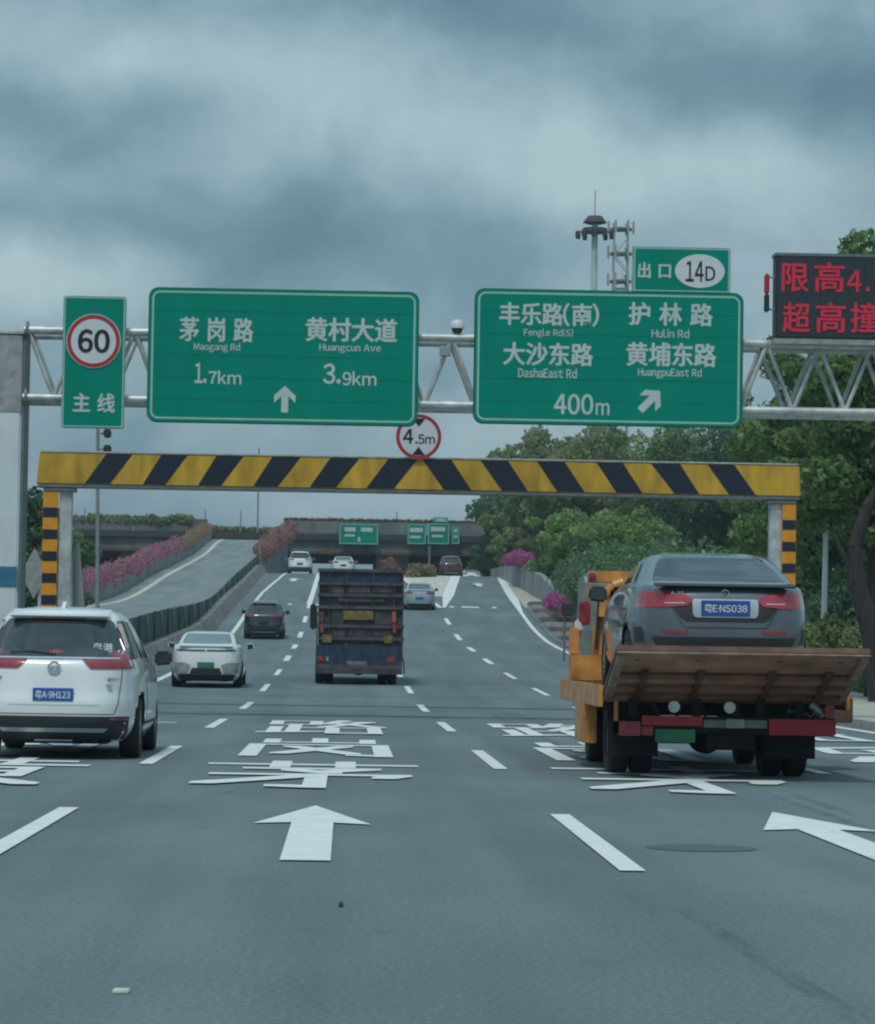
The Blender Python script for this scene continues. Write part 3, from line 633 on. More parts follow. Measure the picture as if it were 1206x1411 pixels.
# ------------------------------------------------------------------ poles, masts
def lamp(px, py0, py1, D, r, label, m='pole_pale', arm=None, group=None, name='street_lamp', px1=None):
    a = W(px, py0, D); b = W(px1 or px, py1, D); a.z = min(a.z, zter(a.x, D)); root = thing(name, label, 'street lamp' if arm else 'pole', tuple(a), group)
    MB().tube(a, b, r, r*.65, 12).build('pole', m, root, smooth=True, recalc=False)
    if arm:
        c = W(arm[0], arm[1], D); MB().tube(b, c, r*.5, r*.4, 8).build('arm', m, root, smooth=True, recalc=False)
        d = W(arm[2], arm[3], D); u = (d-c)
        MB().hexa([c+Vector((0,-.14,-.05)), d+Vector((0,-.16,-.03)), d+Vector((0,.16,-.03)), c+Vector((0,.14,-.05)), c+Vector((0,-.1,.08)), d+Vector((0,-.1,.05)), d+Vector((0,.1,.05)), c+Vector((0,.1,.08))]).build('lamp_head', 'sign_face', root)
    return root
lamp(1134, 880, 520, 76, .085, 'pale green-white lamp pole standing among the trees right of the gate', arm=(1122, 497, 1088, 481), px1=1143)
r = lamp(135, 900, 470, 97, .075, 'grey camera pole in front of the flower-topped ramp parapet, left', m='pole_grey', name='camera_pole', px1=135)
for py in (597, 619):
    a = W(138, py, 97); b = W(149, py, 97); MB().tube(a, b, .03).build('bracket', 'galv_dark', r)
    MB().box(b.x-.13, b.x+.1, 96.7, 97.15, b.z-.14, b.z+.12).build('camera', 'trim', r, bevel=.04)
q = W(357, 617, 282); lp = thing('overpass_pole', 'thin tall pole on the overpass, above the top of the ramp', 'pole', (q.x, 282, 11.1))
MB().tube((q.x, 282, 11.1), q, .09, .06).build('pole', 'pole_grey', lp)
for px, py in ((117, 700), (283, 703), (332, 703), (547, 705)):
    q = W(px, py, 276); o = thing('parapet_post', 'short post on the overpass, %s' % {117: 'farthest left above the hedge', 283: 'above the upper end of the flower band', 332: 'just left of the tall thin pole', 547: 'above the dark truck'}[px], 'post', (q.x, 276, 11.1))
    MB().tube((q.x, 276, 11.1), q, .08, .05).build('post', 'pole_grey', o)
# high mast with floodlights
D = 300; s_ = FPX / D; b = W(820, 300, D)
hm = thing('high_mast_light', 'tall pale high-mast light with two rings of floodlights above the right big sign', 'light mast', (b.x, D, 4))
MB().tube((b.x, D, 4), (b.x, D, b.z), .42, .30, 14).build('mast', 'pole_pale', hm, smooth=True, recalc=False)
MB().tube((b.x, D, b.z), (b.x, D, W(820, 262, D).z), .05).build('lightning_rod', 'pole_grey', hm)
zz = W(820, 302, D).z
MB().lathe((b.x, D, zz), (0, 0, 1), [(.35, .05), (.3, .7), (-.35, 1.2), (-.5, .7)], 20).build('upper_ring', 'trim', hm)
zz = W(820, 318, D).z
MB().lathe((b.x, D, zz), (0, 0, 1), [(.25, .3), (.25, 1.2), (-.2, 1.3), (-.3, .3)], 20).build('lower_ring', 'trim', hm)
for k in range(10):
    t = k*math.pi/5 + .2; x, y = b.x + 1.75*math.cos(t), D + 1.75*math.sin(t)
    MB().tube((b.x, D, zz), (x, y, zz-.1), .05).build('bracket', 'galv_dark', hm); MB().box(x-.22, x+.22, y-.22, y+.22, zz-.75, zz-.1).build('floodlight', 'trim', hm, bevel=.06)
# telecom lattice tower
D = 340; b = W(856, 316, D); tw = thing('lattice_tower', 'faint pale lattice tower with antenna platforms right of the high-mast light', 'tower', (b.x, D, 4)); L_ = MB()
for sx in (-1, 1):
    for sy in (-1, 1): L_.tube((b.x+sx*1.15, D+sy*1.15, 4), (b.x+sx*.75, D+sy*.75, b.z), .1, .08, 6)
zc = 8.0; fl = 1
while zc < b.z - 1.5:
    r0 = 1.15 - .4*(zc-4)/(b.z-4)
    for sy in (-1, 1): L_.tube((b.x-r0*fl, D+sy*r0, zc), (b.x+r0*fl, D+sy*r0, zc+1.9), .05, .05, 5)
    for sx in (-1, 1): L_.tube((b.x+sx*r0, D-r0*fl, zc), (b.x+sx*r0, D+r0*fl, zc+1.9), .05, .05, 5)
    L_.box(b.x-r0, b.x+r0, D-r0, D+r0, zc-.05, zc+.05) if fl > 0 else None
    zc += 1.9; fl = -fl
L_.build('lattice', 'galv', tw)
for py in (316, 350, 388):
    z = W(856, py, D).z; MB().lathe((b.x, D, z), (0, 0, 1), [(-.12, .2), (-.12, 1.25), (.12, 1.25), (.12, .2)], 16).build('platform', 'galv_dark', tw)
    for k in range(6):
        t = k*math.pi/3; MB().box(b.x+1.4*math.cos(t)-.12, b.x+1.4*math.cos(t)+.12, D+1.4*math.sin(t)-.1, D+1.4*math.sin(t)+.1, z-.5, z+.9).build('antenna', 'alum', tw)

# ------------------------------------------------------------------ far signs on the overpass
def far_sign(px0, px1, py0, py1, label, bars, y=BD-.5):
    a = W(px0, py1, BD-.5); b = W(px1, py0, BD-.5); r = thing('direction_sign', label, 'sign', ((a.x+b.x)/2, y, a.z), 'distant green signs on the overpass')
    MB().box(a.x, b.x, y, y+.1, a.z, b.z).build('panel', 'sign_green', r, bevel=.02)
    fr = MB(); t = .06; fr.box(a.x+t, b.x-t, y-.012, y-.003, b.z-2*t, b.z-t); fr.box(a.x+t, b.x-t, y-.012, y-.003, a.z+t, a.z+2*t); fr.box(a.x+t, a.x+2*t, y-.012, y-.003, a.z+2*t, b.z-2*t); fr.box(b.x-2*t, b.x-t, y-.012, y-.003, a.z+2*t, b.z-2*t)
    fr.build('border', 'sign_border', r)
    for u0, u1, v0, v1 in bars:
        MB().box(a.x+(b.x-a.x)*u0, a.x+(b.x-a.x)*u1, y-.013, y-.004, a.z+(b.z-a.z)*v0, a.z+(b.z-a.z)*v1).build('print', 'sign_white', r)
    MB().box(a.x+.2, b.x-.2, y+.1, BD-.002, (a.z+b.z)/2-.08, (a.z+b.z)/2+.08).build('bracket', 'galv_dark', r)
far_sign(467, 522, 722, 750, 'distant green sign on the overpass, directly above the dark truck', ((.14, .42, .62, .82), (.55, .85, .62, .82), (.14, .4, .38, .48), (.48, .54, .14, .36)))
far_sign(561, 588, 722, 750, 'distant green sign on the overpass, middle of the right-hand cluster', ((.14, .8, .6, .8), (.14, .7, .3, .42)))
far_sign(589, 620, 721, 750, 'distant green sign just below the tiny exit plate', ((.14, .8, .62, .82), (.2, .7, .34, .44)))
far_sign(622, 634, 725, 750, 'narrow distant green sign on the overpass, rightmost', ((.3, .7, .65, .85), (.3, .7, .35, .5)))
far_sign(597, 618, 713, 720, 'tiny green exit plate above the distant signs on the overpass', ((.2, .8, .3, .7),))
q = W(592, 752, BD-3); o = thing('sign_post', 'thin post standing in front of the overpass below the distant signs', 'post', (q.x, BD-3, zroad(BD-3)))
MB().tube((q.x, BD-3, zroad(BD-3)), q, .11).build('post', 'galv_dark', o)

# ------------------------------------------------------------------ height-limit gate
GD = 63.6; GY = GD
gate = thing('height_gate', 'yellow and black striped height-limit gate spanning all lanes', 'gate', (1.5, GD, 0))
bl_ = W(50, 666, GD); br_ = W(1103, 684, GD); tl_ = W(55, 623, GD); trr = W(1102, 641, GD)
zb0, zt0 = bl_.z, tl_.z; zb1, zt1 = br_.z, trr.z
zb_ = (zb0 + zb1)/2; zt_ = (zt0 + zt1)/2
MB().hexa([(bl_.x, GD, zb_), (br_.x, GD, zb_), (br_.x, GD+.45, zb_), (bl_.x, GD+.45, zb_), (tl_.x, GD, zt_), (trr.x, GD, zt_), (trr.x, GD+.45, zt_), (tl_.x, GD+.45, zt_)]).build('beam', 'gate_yellow', gate, bevel=.012)
MB().box(bl_.x+.02, br_.x-.02, GD-.02, GD+.47, zb_-.07, zb_-.012).build('bottom_rail', 'galv_dark', gate)
MB().box(tl_.x+.02, trr.x-.02, GD-.015, GD+.46, zt_+.004, zt_+.035).build('top_rail', 'galv', gate)
def GX(px): return W(px, 655, GD).x
for t0, t1, b0, b1 in ((146,182,117,152), (222,258,197,228), (298,335,273,305), (375,414,349,383), (455,495,427,463), (535,575,505,543),
                       (582,622,612,650), (662,700,692,728), (740,778,768,806), (822,858,850,886), (897,937,930,964), (975,1012,1005,1042)):
    MB().prism_xz([(GX(b0), zb_+.015), (GX(b1), zb_+.015), (GX(t1), zt_-.015), (GX(t0), zt_-.015)], GD-.006, GD-.0015).build('stripe', 'gate_black', gate)
for px_p, px_b0, px_b1, sgn in ((89, 58, 79, -1), (1070, 1078, 1097, 1)):
    X = W(px_p, 750, GD).x
    MB().box(X-.13, X+.13, GD+.08, GD+.36, 0, zb_-.075).build('post', 'galv', gate, bevel=.02)
    xa, xb = W(px_b0, 750, GD).x, W(px_b1, 750, GD).x
    MB().box(xa, xb, GD+.02, GD+.07, .15, zb_-.16).build('marker_board', 'gate_orange', gate)
    z = zb_ - .50
    while z > .3:
        MB().box(xa+.006, xb-.006, GD+.012, GD+.017, z-.20, z).build('stripe', 'gate_black', gate); z -= .455
    MB().box(min(xa, X-.2), max(xb, X+.2), GD+.0, GD+.44, zb_-.16, zb_-.075).build('cap_plate', 'galv_dark', gate, bevel=.01)
    # raking brace behind the post
    MB().tube((X+sgn*(-.05), GD+.3, zb_-.3), (X - sgn*.18, GD+.3, .0), .05).build('brace', 'galv', gate)
MB().prism_xz([(W(97, 845, GD).x, .0), (W(127, 845, GD).x, .0), (W(106, 745, GD).x, W(106, 745, GD).z), (W(97, 760, GD).x, W(97, 760, GD).z)], GD+.5, GD+.62).build('gusset_plate', 'concrete', gate)
# 4.5 m disc on the beam
def disc(mb, cx, cz, r0, r1, y0, y1, n=40):
    for i in range(n):
        a, b = 2*math.pi*i/n, 2*math.pi*(i+1)/n
        mb.add([(cx+r0*math.cos(a), y0, cz+r0*math.sin(a)), (cx+r1*math.cos(a), y0, cz+r1*math.sin(a)), (cx+r1*math.cos(b), y0, cz+r1*math.sin(b)), (cx+r0*math.cos(b), y0, cz+r0*math.sin(b))], [(0, 1, 2, 3)])
    return mb
c = W(577, 602, GD); R = 31.5/66
hs = thing('height_limit_sign', 'round red-rimmed 4.5 m height limit sign above the striped beam', 'sign', (c.x, GD-.1, zt_+.04))
MB().lathe((c.x, GD-.05, c.z), (0, -1, 0), [(-.02, .001), (-.02, R), (.02, R), (.02, .001)], 44).build('plate', 'sign_face', hs)
disc(MB(), c.x, c.z, R*.84, R*.99, GD-.073, 0).build('rim_band', 'sign_red', hs)
for s1 in (1, -1):
    zz = c.z + s1*R*.80; MB().prism_xz([(c.x-.13, zz), (c.x+.13, zz), (c.x, zz - s1*.17)] if s1 < 0 else [(c.x, zz-.17), (c.x+.13, zz), (c.x-.13, zz)], GD-.078, GD-.074).build('triangle_mark', 'sign_black', hs)
text_xz('lettering', '4', 'sign_black', hs, c.x-.33, c.x-.11, c.z-.15, c.z+.16, GD-.074, .02)
text_xz('lettering', '.5m', 'sign_black', hs, c.x-.07, c.x+.34, c.z-.15, c.z+.05, GD-.074, .012)
for dx in (-.2, .2): MB().box(c.x+dx-.02, c.x+dx+.02, GD-.028, GD+.05, zt_+.035, c.z+.2).build('bracket', 'galv_dark', hs)

# ------------------------------------------------------------------ sign gantry
TD = 53.8
gy = thing('sign_gantry', 'galvanised truss gantry carrying the green signs across the road', 'gantry', (-6, TD+.5, 0))
ztop = W(600, 463, TD).z; zbot = W(600, 556, TD).z; x0 = W(30, 500, TD).x; x1 = 12.4
for y in (TD+.28, TD+1.18):
    for nm, z, r in (('top_chord', ztop, .075), ('bottom_chord', zbot, .075)): MB().tube((x0, y, z), (x1, y, z), r, r, 14).build(nm, 'galv', gy, smooth=True, recalc=False)
k = 0; X = W(36, 500, TD).x; P_ = .94
while X < x1 - .9:
    for y in (TD+.28, TD+1.18):
        MB().tube((X, y, ztop), (X+P_/2, y, zbot), .038, .038, 8).build('diagonal', 'galv', gy, smooth=True, recalc=False)
        MB().tube((X+P_/2, y, zbot), (X+P_, y, ztop), .038, .038, 8).build('diagonal', 'galv', gy, smooth=True, recalc=False)
    MB().tube((X, TD+.28, ztop), (X, TD+1.18, ztop), .03, .03, 6).build('cross_tie', 'galv_dark', gy)
    MB().tube((X+P_/2, TD+.28, zbot), (X+P_/2, TD+1.18, zbot), .03, .03, 6).build('cross_tie', 'galv_dark', gy)
    X += P_
xc = W(26, 600, TD).x; ztc = W(10, 455, TD).z
MB().box(xc-.95, xc, TD+.3, TD+1.2, 0, ztc-.04).build('column', 'column', gy, bevel=.03)
MB().box(xc-1.0, xc+.03, TD+.26, TD+1.24, ztc-.035, ztc+.02).build('column_cap', 'galv', gy, bevel=.01)
MB().box(xc+.003, xc+.05, TD+.33, TD+1.17, 0, ztc-.05).build('column_dark_side', 'galv_dark', gy)  # road-facing side of the white column, in a darker grey
MB().box(xc-.951, xc-.01, TD+.285, TD+.297, W(10, 808, TD).z, W(10, 780, TD).z).build('blue_band', 'blue_band', gy)
MB().box(xc-.951, xc-.005, TD+.285, TD+.297, W(10, 565, TD).z, ztc-.06).build('column_upper_sleeve', 'alum', gy)
MB().box(x1, x1+.7, TD+.3, TD+1.2, 0, ztop+.15).build('column', 'column', gy, bevel=.03)
for z in (ztop, zbot):
    MB().lathe((xc+.06, TD+.28, z), (1, 0, 0), [(0, .001), (0, .16), (.04, .16), (.04, .001)], 16).build('flange', 'galv_dark', gy)

def rrect(x0, x1, z0, z1, r, n=8):
    pts = []
    for cx, cz, a0 in ((x1-r, z1-r, 0), (x0+r, z1-r, 90), (x0+r, z0+r, 180), (x1-r, z0+r, 270)):
        for i in range(n+1):
            a = math.radians(a0 + 90*i/n); pts.append((cx+r*math.cos(a), cz+r*math.sin(a)))
    return pts
def sign_panel(root, px0, px1, py0, py1, D, rad=.16, bt=.035, inset=.045, edge='sign_edge'):
    a = W(px0, py1, D); b = W(px1, py0, D); y = D
    MB().prism_xz(rrect(a.x, b.x, a.z, b.z, rad), y, y+.05).build('panel', 'sign_green', root)
    MB().prism_xz(rrect(a.x-.015, b.x+.015, a.z-.015, b.z+.015, rad+.015), y+.006, y+.10).build('edge_frame', edge, root)
    o = rrect(a.x+inset, b.x-inset, a.z+inset, b.z-inset, rad-.02); i = rrect(a.x+inset+bt, b.x-inset-bt, a.z+inset+bt, b.z-inset-bt, max(.03, rad-.02-bt))
    n = len(o); mb = MB(); mb.v = [(p[0], y-.004, p[1]) for p in o] + [(p[0], y-.004, p[1]) for p in i]; mb.f = [(k, (k+1) % n, n+(k+1) % n, n+k) for k in range(n)]
    mb.build('border', 'sign_border', root)
    if b.x-a.x > 2:
        for k in range(1, 6):
            z_ = a.z + (b.z-a.z)*k/6; MB().box(a.x+.02, b.x-.02, y-.0015, y-.0003, z_-.003, z_+.003).build('sheet_seam', 'sign_edge', root)
    for fx in (.2, .5, .8) if b.x-a.x > 2 else (.5,):
        x = a.x + (b.x-a.x)*fx; MB().box(x-.04, x+.04, y+.102, y+.2, a.z+.05, b.z-.05).build('support_bar', 'galv_dark', root)
    return a, b
TY = TD - .004
def up_arrow(root, cx, cz, h, rot=0, w=.42):
    pts = [(-.13, -.5), (.13, -.5), (.13, .12), (.40, -.14), (.40, .14), (0, .5), (-.40, .14), (-.40, -.14), (-.13, .12)]
    c_, s_ = math.cos(rot), math.sin(rot); pts = [(cx + h*(p[0]*c_+p[1]*s_), cz + h*(-p[0]*s_+p[1]*c_)) for p in pts]
    mb = MB(); mb.v = [(p[0], TY, p[1]) for p in pts]; mb.f = [(0, 1, 2, 8), (8, 2, 5), (2, 3, 4, 5), (5, 6, 7, 8)]; mb.build('arrow', 'sign_white', root, recalc=False)
s1 = thing('direction_sign', 'large green sign with two white place names and a straight-ahead arrow', 'sign', tuple(W(390, 580, TD)))
sign_panel(s1, 203, 577, 402.5+1, 580, TD)
T = lambda root, b, m, x0, x1, y0, y1, bold=.026: text_px(b, m, root, x0, x1, y0, y1, TD, TY, bold)
T(s1, '茅 岗 路', 'sign_white', 247, 350, 438, 470); T(s1, 'Maogang Rd', 'sign_white', 267, 331, 473, 485, .012)
T(s1, '1.', 'sign_white', 268, 285, 500, 528, .02); T(s1, '7km', 'sign_white', 287, 333, 511, 529, .012)
T(s1, '黄村大道', 'sign_white', 421, 548, 439, 470); T(s1, 'Huangcun Ave', 'sign_white', 440, 525, 475, 486, .012)
T(s1, '3.', 'sign_white', 445, 470, 501, 529, .02); T(s1, '9km', 'sign_white', 472, 519, 512, 531, .012)
c = W(392.5, 550, TD); up_arrow(s1, c.x, c.z, 36/78*1.02)
s2 = thing('direction_sign', 'large green exit sign with four white road names and a diagonal arrow', 'sign', tuple(W(838, 582, TD)))
sign_panel(s2, 653, 1024, 405, 582, TD)
T(s2, '丰乐路(南)', 'sign_white', 688, 826, 418, 448); T(s2, 'Fengle Rd(S)', 'sign_white', 722, 790, 453, 465, .012)
T(s2, '护 林 路', 'sign_white', 866, 983, 418, 448); T(s2, 'Hulin Rd', 'sign_white', 898, 950, 454, 465, .012)
T(s2, '大沙东路', 'sign_white', 693, 818, 473, 503); T(s2, 'DashaEast Rd', 'sign_white', 714, 795, 508, 520, .012)
T(s2, '黄埔东路', 'sign_white', 863, 988, 473, 504); T(s2, 'HuangpuEast Rd', 'sign_white', 879, 967, 508, 521, .012)
T(s2, '400', 'sign_white', 763, 818, 543, 571, .02); T(s2, 'm', 'sign_white', 821, 840, 555, 572, .012)
c = W(896, 552, TD); up_arrow(s2, c.x, c.z, .50, math.radians(45))
s3 = thing('speed_sign', 'narrow green main-line sign with a round 60 speed limit', 'sign', tuple(W(129, 588, TD)))
sign_panel(s3, 85, 173, 410, 588, TD, rad=.03, inset=.004, bt=.022, edge='alum')
c = W(129, 470, TD); R = 37.5/78
MB().lathe((c.x, TD-.012, c.z), (0, -1, 0), [(-.01, .001), (-.01, R), (.006, R), (.006, .001)], 44).build('disc', 'sign_face', s3)
disc(MB(), c.x, c.z, R*.83, R*.97, TD-.024, 0).build('rim_band', 'sign_red', s3)
text_px('60', 'sign_black', s3, 107, 152, 454, 486, TD, TD-.025, .03)
T(s3, '主 线', 'sign_white', 100, 159, 542, 568)
s4 = thing('exit_sign', 'small green exit number plate with white oval on top of the right big sign', 'sign', tuple(W(940, 402, TD)))
sign_panel(s4, 873, 1006, 343, 401, TD, rad=.03, inset=.004, bt=.022, edge='alum')
T(s4, '出 口', 'sign_white', 879, 925, 362, 383)
a = W(930, 396, TD); b = W(999, 351, TD); cx, cz = (a.x+b.x)/2, (a.z+b.z)/2; n = 40
MB().prism_xz([(cx+(b.x-a.x)/2*math.cos(2*math.pi*i/n), cz+(b.z-a.z)/2*math.sin(2*math.pi*i/n)) for i in range(n)], TD-.008, TD-.003).build('oval_plate', 'sign_face', s4)
text_px('14', 'sign_black', s4, 945, 970, 360, 388, TD, TD-.010, .015); text_px('D', 'sign_black', s4, 972, 986, 367, 387, TD, TD-.010, .01)
for px in (892, 985): q = W(px, 403, TD); MB().box(q.x-.06, q.x+.06, TD+.05, TD+.25, q.z-.25, q.z+.3).build('bracket', 'galv_dark', s4)
# LED message board
lb = thing('message_board', 'black LED message board with two lines of red characters on the gantry', 'sign', tuple(W(1150, 467, TD)))
a = W(1069, 465, TD-.2); b = W(1262, 354, TD-.2)
MB().box(a.x, b.x, TD-.2, TD+.25, a.z, b.z).build('cabinet', 'led', lb, bevel=.02)
MB().box(a.x-.02, b.x+.02, TD-.21, TD+.26, b.z-.02, b.z+.03).build('top_trim', 'galv_dark', lb)
MB().box(a.x-.02, b.x+.02, TD-.18, TD+1.3, a.z-.10, a.z-.005).build('mounting_beam', 'alum', lb)
for body, x_0, x_1, y_0, y_1 in (('限', 1077, 1115, 363, 402), ('高', 1122, 1164, 362, 402), ('4', 1167, 1188, 372, 402), ('.', 1193, 1199, 395, 402), ('超', 1078, 1117, 417, 458), ('高', 1124, 1166, 417, 458), ('撞', 1172, 1212, 417, 458)):
    text_px(body, 'led_red', lb, x_0, x_1, y_0, y_1, TD-.21, TD-.212, .012)
gx = a.x; nn = 0
while gx < b.x:
    MB().box(gx+.001, gx+.006, TD-.206, TD-.2005, a.z+.03, b.z-.03).build('module_seam', 'trim', lb); gx += .2633
q0, q1 = W(1053, 430, TD), W(1060, 378, TD)
fl = thing('warning_lamp', 'small red and black warning lamp on a bracket left of the message board', 'lamp', tuple(q0))
MB().box(q0.x, q1.x, TD-.1, TD+.05, q0.z, q0.z+.32).build('housing', 'trim', fl, bevel=.02); MB().box(q0.x, q1.x, TD-.1, TD+.05, q0.z+.33, q1.z).build('red_lens', 'sign_red', fl, bevel=.02)
for z in (q0.z+.05, q1.z-.05): MB().tube((q1.x, TD, z), (a.x, TD, z), .018).build('bracket', 'alum', fl)
# dome camera on the truss
q = W(631, 448, TD); dc = thing('dome_camera', 'white dome camera on the truss between the two big signs', 'camera', (q.x, TD+.28, ztop+.08))
MB().tube((q.x, TD+.28, ztop+.05), (q.x, TD+.28, q.z-.04), .05, .05, 12).build('stem', 'alum', dc)
MB().lathe((q.x, TD+.28, q.z), (0, 0, 1), [(.13, .001), (.12, .07), (.07, .12), (0, .13), (-.03, .13), (-.03, .001)], 24).build('housing', 'sign_face', dc, smooth=True)
MB().lathe((q.x, TD+.28, q.z-.035), (0, 0, 1), [(0, .001), (0, .10), (-.06, .085), (-.10, .04), (-.11, .001)], 24).build('dark_dome', 'glass', dc, smooth=True)
q = W(614, 483, TD); MB().box(q.x-.1, q.x+.1, TD+.1, TD+.25, q.z-.08, q.z+.1).build('junction_box', 'alum', gy, bevel=.01)
# left roadside sign seen from behind
q = W(47, 790, 68); dsn = thing('diamond_sign', 'grey diamond-shaped sign seen from the back, left of the striped gate post', 'sign', (q.x, 68, 0))
r_ = .38; MB().prism_xz([(q.x, q.z-r_*1.5), (q.x+r_*.8, q.z), (q.x, q.z+r_*1.5), (q.x-r_*.8, q.z)], 68, 68.03).build('plate', 'alum', dsn)
MB().tube((q.x+.12, 68.08, 0), (q.x+.12, 68.08, q.z+.2), .035).build('post', 'galv', dsn)

# ------------------------------------------------------------------ vehicles
SUV = dict(L=4.6, n=4.6, rw=.34, wb=(.93, 3.6), hw=.79, lv=[(.20,.80,.18,4.35),(.30,.885,.06,4.5),(.42,.92,.01,4.58),(.60,.93,0,4.6),(.75,.93,.04,4.56),(.90,.93,.07,4.5),(1.0,.92,.09,4.32),
     (1.07,.90,.12,4.0),(1.12,.875,.17,3.4),(1.20,.84,.27,3.2),(1.35,.775,.43,2.9),(1.48,.71,.57,2.6),(1.56,.665,.66,2.35),(1.62,.60,.75,2.1),(1.66,.48,.95,1.9),(1.68,.34,1.15,1.7)])
SEDAN2 = dict(L=4.6, n=4.6, rw=.325, wb=(.95, 3.7), hw=.77, lv=[(.18,.78,.18,4.3),(.28,.86,.06,4.5),(.40,.885,.02,4.58),(.55,.90,0,4.6),(.72,.905,.01,4.56),(.85,.90,.03,4.45),(.95,.885,.06,4.2),
     (1.04,.86,.10,3.7),(1.10,.825,.16,3.35),(1.125,.80,.42,3.2),(1.18,.775,.60,3.05),(1.28,.715,.94,2.8),(1.38,.655,1.26,2.55),(1.44,.58,1.52,2.3),(1.48,.43,1.85,2.1)])
SEDAN = dict(L=4.6, n=5, rw=.325, wb=(.95, 3.7), hw=.77, lv=[(.18,.78,.18,4.3),(.28,.86,.06,4.5),(.40,.89,.01,4.58),(.55,.90,0,4.6),(.72,.90,.01,4.56),(.85,.90,.03,4.45),(.95,.885,.05,4.2),
     (1.04,.855,.08,3.7),(1.095,.81,.12,3.35),(1.115,.755,.40,3.2),(1.18,.73,.62,3.05),(1.28,.685,.98,2.8),(1.36,.64,1.28,2.55),(1.41,.575,1.55,2.3),(1.44,.44,1.85,2.1)])
class Shape:
    def __init__(s, sp, dz=0, sw=1):
        s.sp = sp; lv = sp['lv']; s.n = sp['n']; s.z0, s.z1 = lv[0][0], lv[-1][0]
        s.w = pchip([(l[0], l[1]*sw) for l in lv]); s.r = pchip([(l[0], l[2]) for l in lv]); s.f = pchip([(l[0], l[3]) for l in lv])
    def rear(s, x, z):
        w, r, f = s.w(z), s.r(z), s.f(z); yc = (r+f)/2; t = min(1, abs(x)/w); return yc - (f-r)/2*(1 - t**s.n)**(1/s.n)
    def side(s, y, z):
        w, r, f = s.w(z), s.r(z), s.f(z); yc = (r+f)/2; t = min(1, abs(y-yc)/((f-r)/2)); return w*(1 - t**s.n)**(1/s.n)
def wheel(parent, x, y, R, wd, rimm='rim', name='wheel', spokes=5):
    s = 1 if x > 0 else -1
    t = MB().lathe((x, y, R), (s, 0, 0), [(-wd/2, R*.62), (-wd/2, R*.93), (-wd*.36, R), (wd*.36, R), (wd/2, R*.93), (wd/2, R*.64), (wd*.38, R*.62), (-wd/2, R*.62)], 28).build(name, 'tyre', parent, smooth=True)
    rb = MB().lathe((x, y, R), (s, 0, 0), [(wd*.30, .001), (wd*.34, R*.16), (wd*.22, R*.2), (wd*.10, R*.58), (wd*.44, R*.60), (wd*.44, R*.64), (wd*.3, R*.64)], 28)
    for k in range(spokes):
        a = 2*math.pi*k/spokes; u = Vector((0, math.cos(a), math.sin(a))); v = Vector((0, -math.sin(a), math.cos(a))); c = Vector((x + s*wd*.34, y, R))
        rb.hexa([c+u*R*.1-v*.03, c+u*R*.6-v*.035, c+u*R*.6+v*.035, c+u*R*.1+v*.03, c+u*R*.1-v*.03+Vector((s*.03,0,0)), c+u*R*.6-v*.035+Vector((s*.03,0,0)), c+u*R*.6+v*.035+Vector((s*.03,0,0)), c+u*R*.1+v*.03+Vector((s*.03,0,0))])
    rb.build('rim', rimm, t, smooth=True)
    return t
def densify(rows, k):
    o = []
    for a, b in zip(rows, rows[1:]):
        for i in range(k): t = i/k; o.append(tuple(a[j] + (b[j]-a[j])*t for j in range(3)))
    return o + [rows[-1]]
def rear_patch(sh, name, m, parent, rows, off=.006, nc=10, k=3):
    rows = densify(rows, k); mb = MB(); R = len(rows)
    for d in (-off, .02):
        for z, a, b in rows:
            for i in range(nc+1):
                x = a + (b-a)*i/nc; mb.v.append((x, sh.rear(x, z) + d, z))
    q = nc+1; B = R*q
    for r in range(R-1):
        for i in range(nc): a = r*q+i; mb.f.append((a, a+1, a+q+1, a+q))
    for i in range(nc): mb.f += [(i, i+B, i+1+B, i+1), ((R-1)*q+i, (R-1)*q+i+1, (R-1)*q+i+1+B, (R-1)*q+i+B)]
    for r in range(R-1): mb.f += [(r*q, r*q+q, r*q+q+B, r*q+B), (r*q+nc, r*q+nc+B, r*q+q+nc+B, r*q+q+nc)]
    return mb.build(name, m, parent, smooth=True)
def side_patch(sh, name, m, parent, rows, sx, off=.006, nc=12, k=3):
    rows = densify(rows, k); mb = MB(); R = len(rows)
    for d in (off, -.02):
        for z, a, b in rows:
            for i in range(nc+1):
                y = a + (b-a)*i/nc; mb.v.append((sx*(sh.side(y, z) + d), y, z))
    q = nc+1; B = R*q
    for r in range(R-1):
        for i in range(nc): a = r*q+i; mb.f.append((a, a+1, a+q+1, a+q))
    for i in range(nc): mb.f += [(i, i+B, i+1+B, i+1), ((R-1)*q+i, (R-1)*q+i+1, (R-1)*q+i+1+B, (R-1)*q+i+B)]
    for r in range(R-1): mb.f += [(r*q, r*q+q, r*q+q+B, r*q+B), (r*q+nc, r*q+nc+B, r*q+q+nc+B, r*q+q+nc)]
    return mb.build(name, m, parent, smooth=True)
def seam(sh, parent, pts, wd=.008, m='trim', name='panel_gap'):
    mb = MB(); P = []
    for a, b in zip(pts, pts[1:]):
        n = max(1, int(math.dist(a, b)/.06))
        for i in range(n): P.append((a[0]+(b[0]-a[0])*i/n, a[1]+(b[1]-a[1])*i/n))
    P.append(pts[-1])
    for i, p in enumerate(P):
        q0 = P[max(0, i-1)]; q1 = P[min(len(P)-1, i+1)]; d = Vector((q1[0]-q0[0], q1[1]-q0[1])).normalized(); nn = Vector((-d.y, d.x))*wd/2
        for s in (-1, 1):
            x, z = p[0]+nn.x*s, p[1]+nn.y*s; mb.v.append((x, sh.rear(x, z)-.0035, z))
    for i in range(len(P)-1): mb.f.append((2*i, 2*i+1, 2*i+3, 2*i+2))
    return mb.build(name, m, parent)
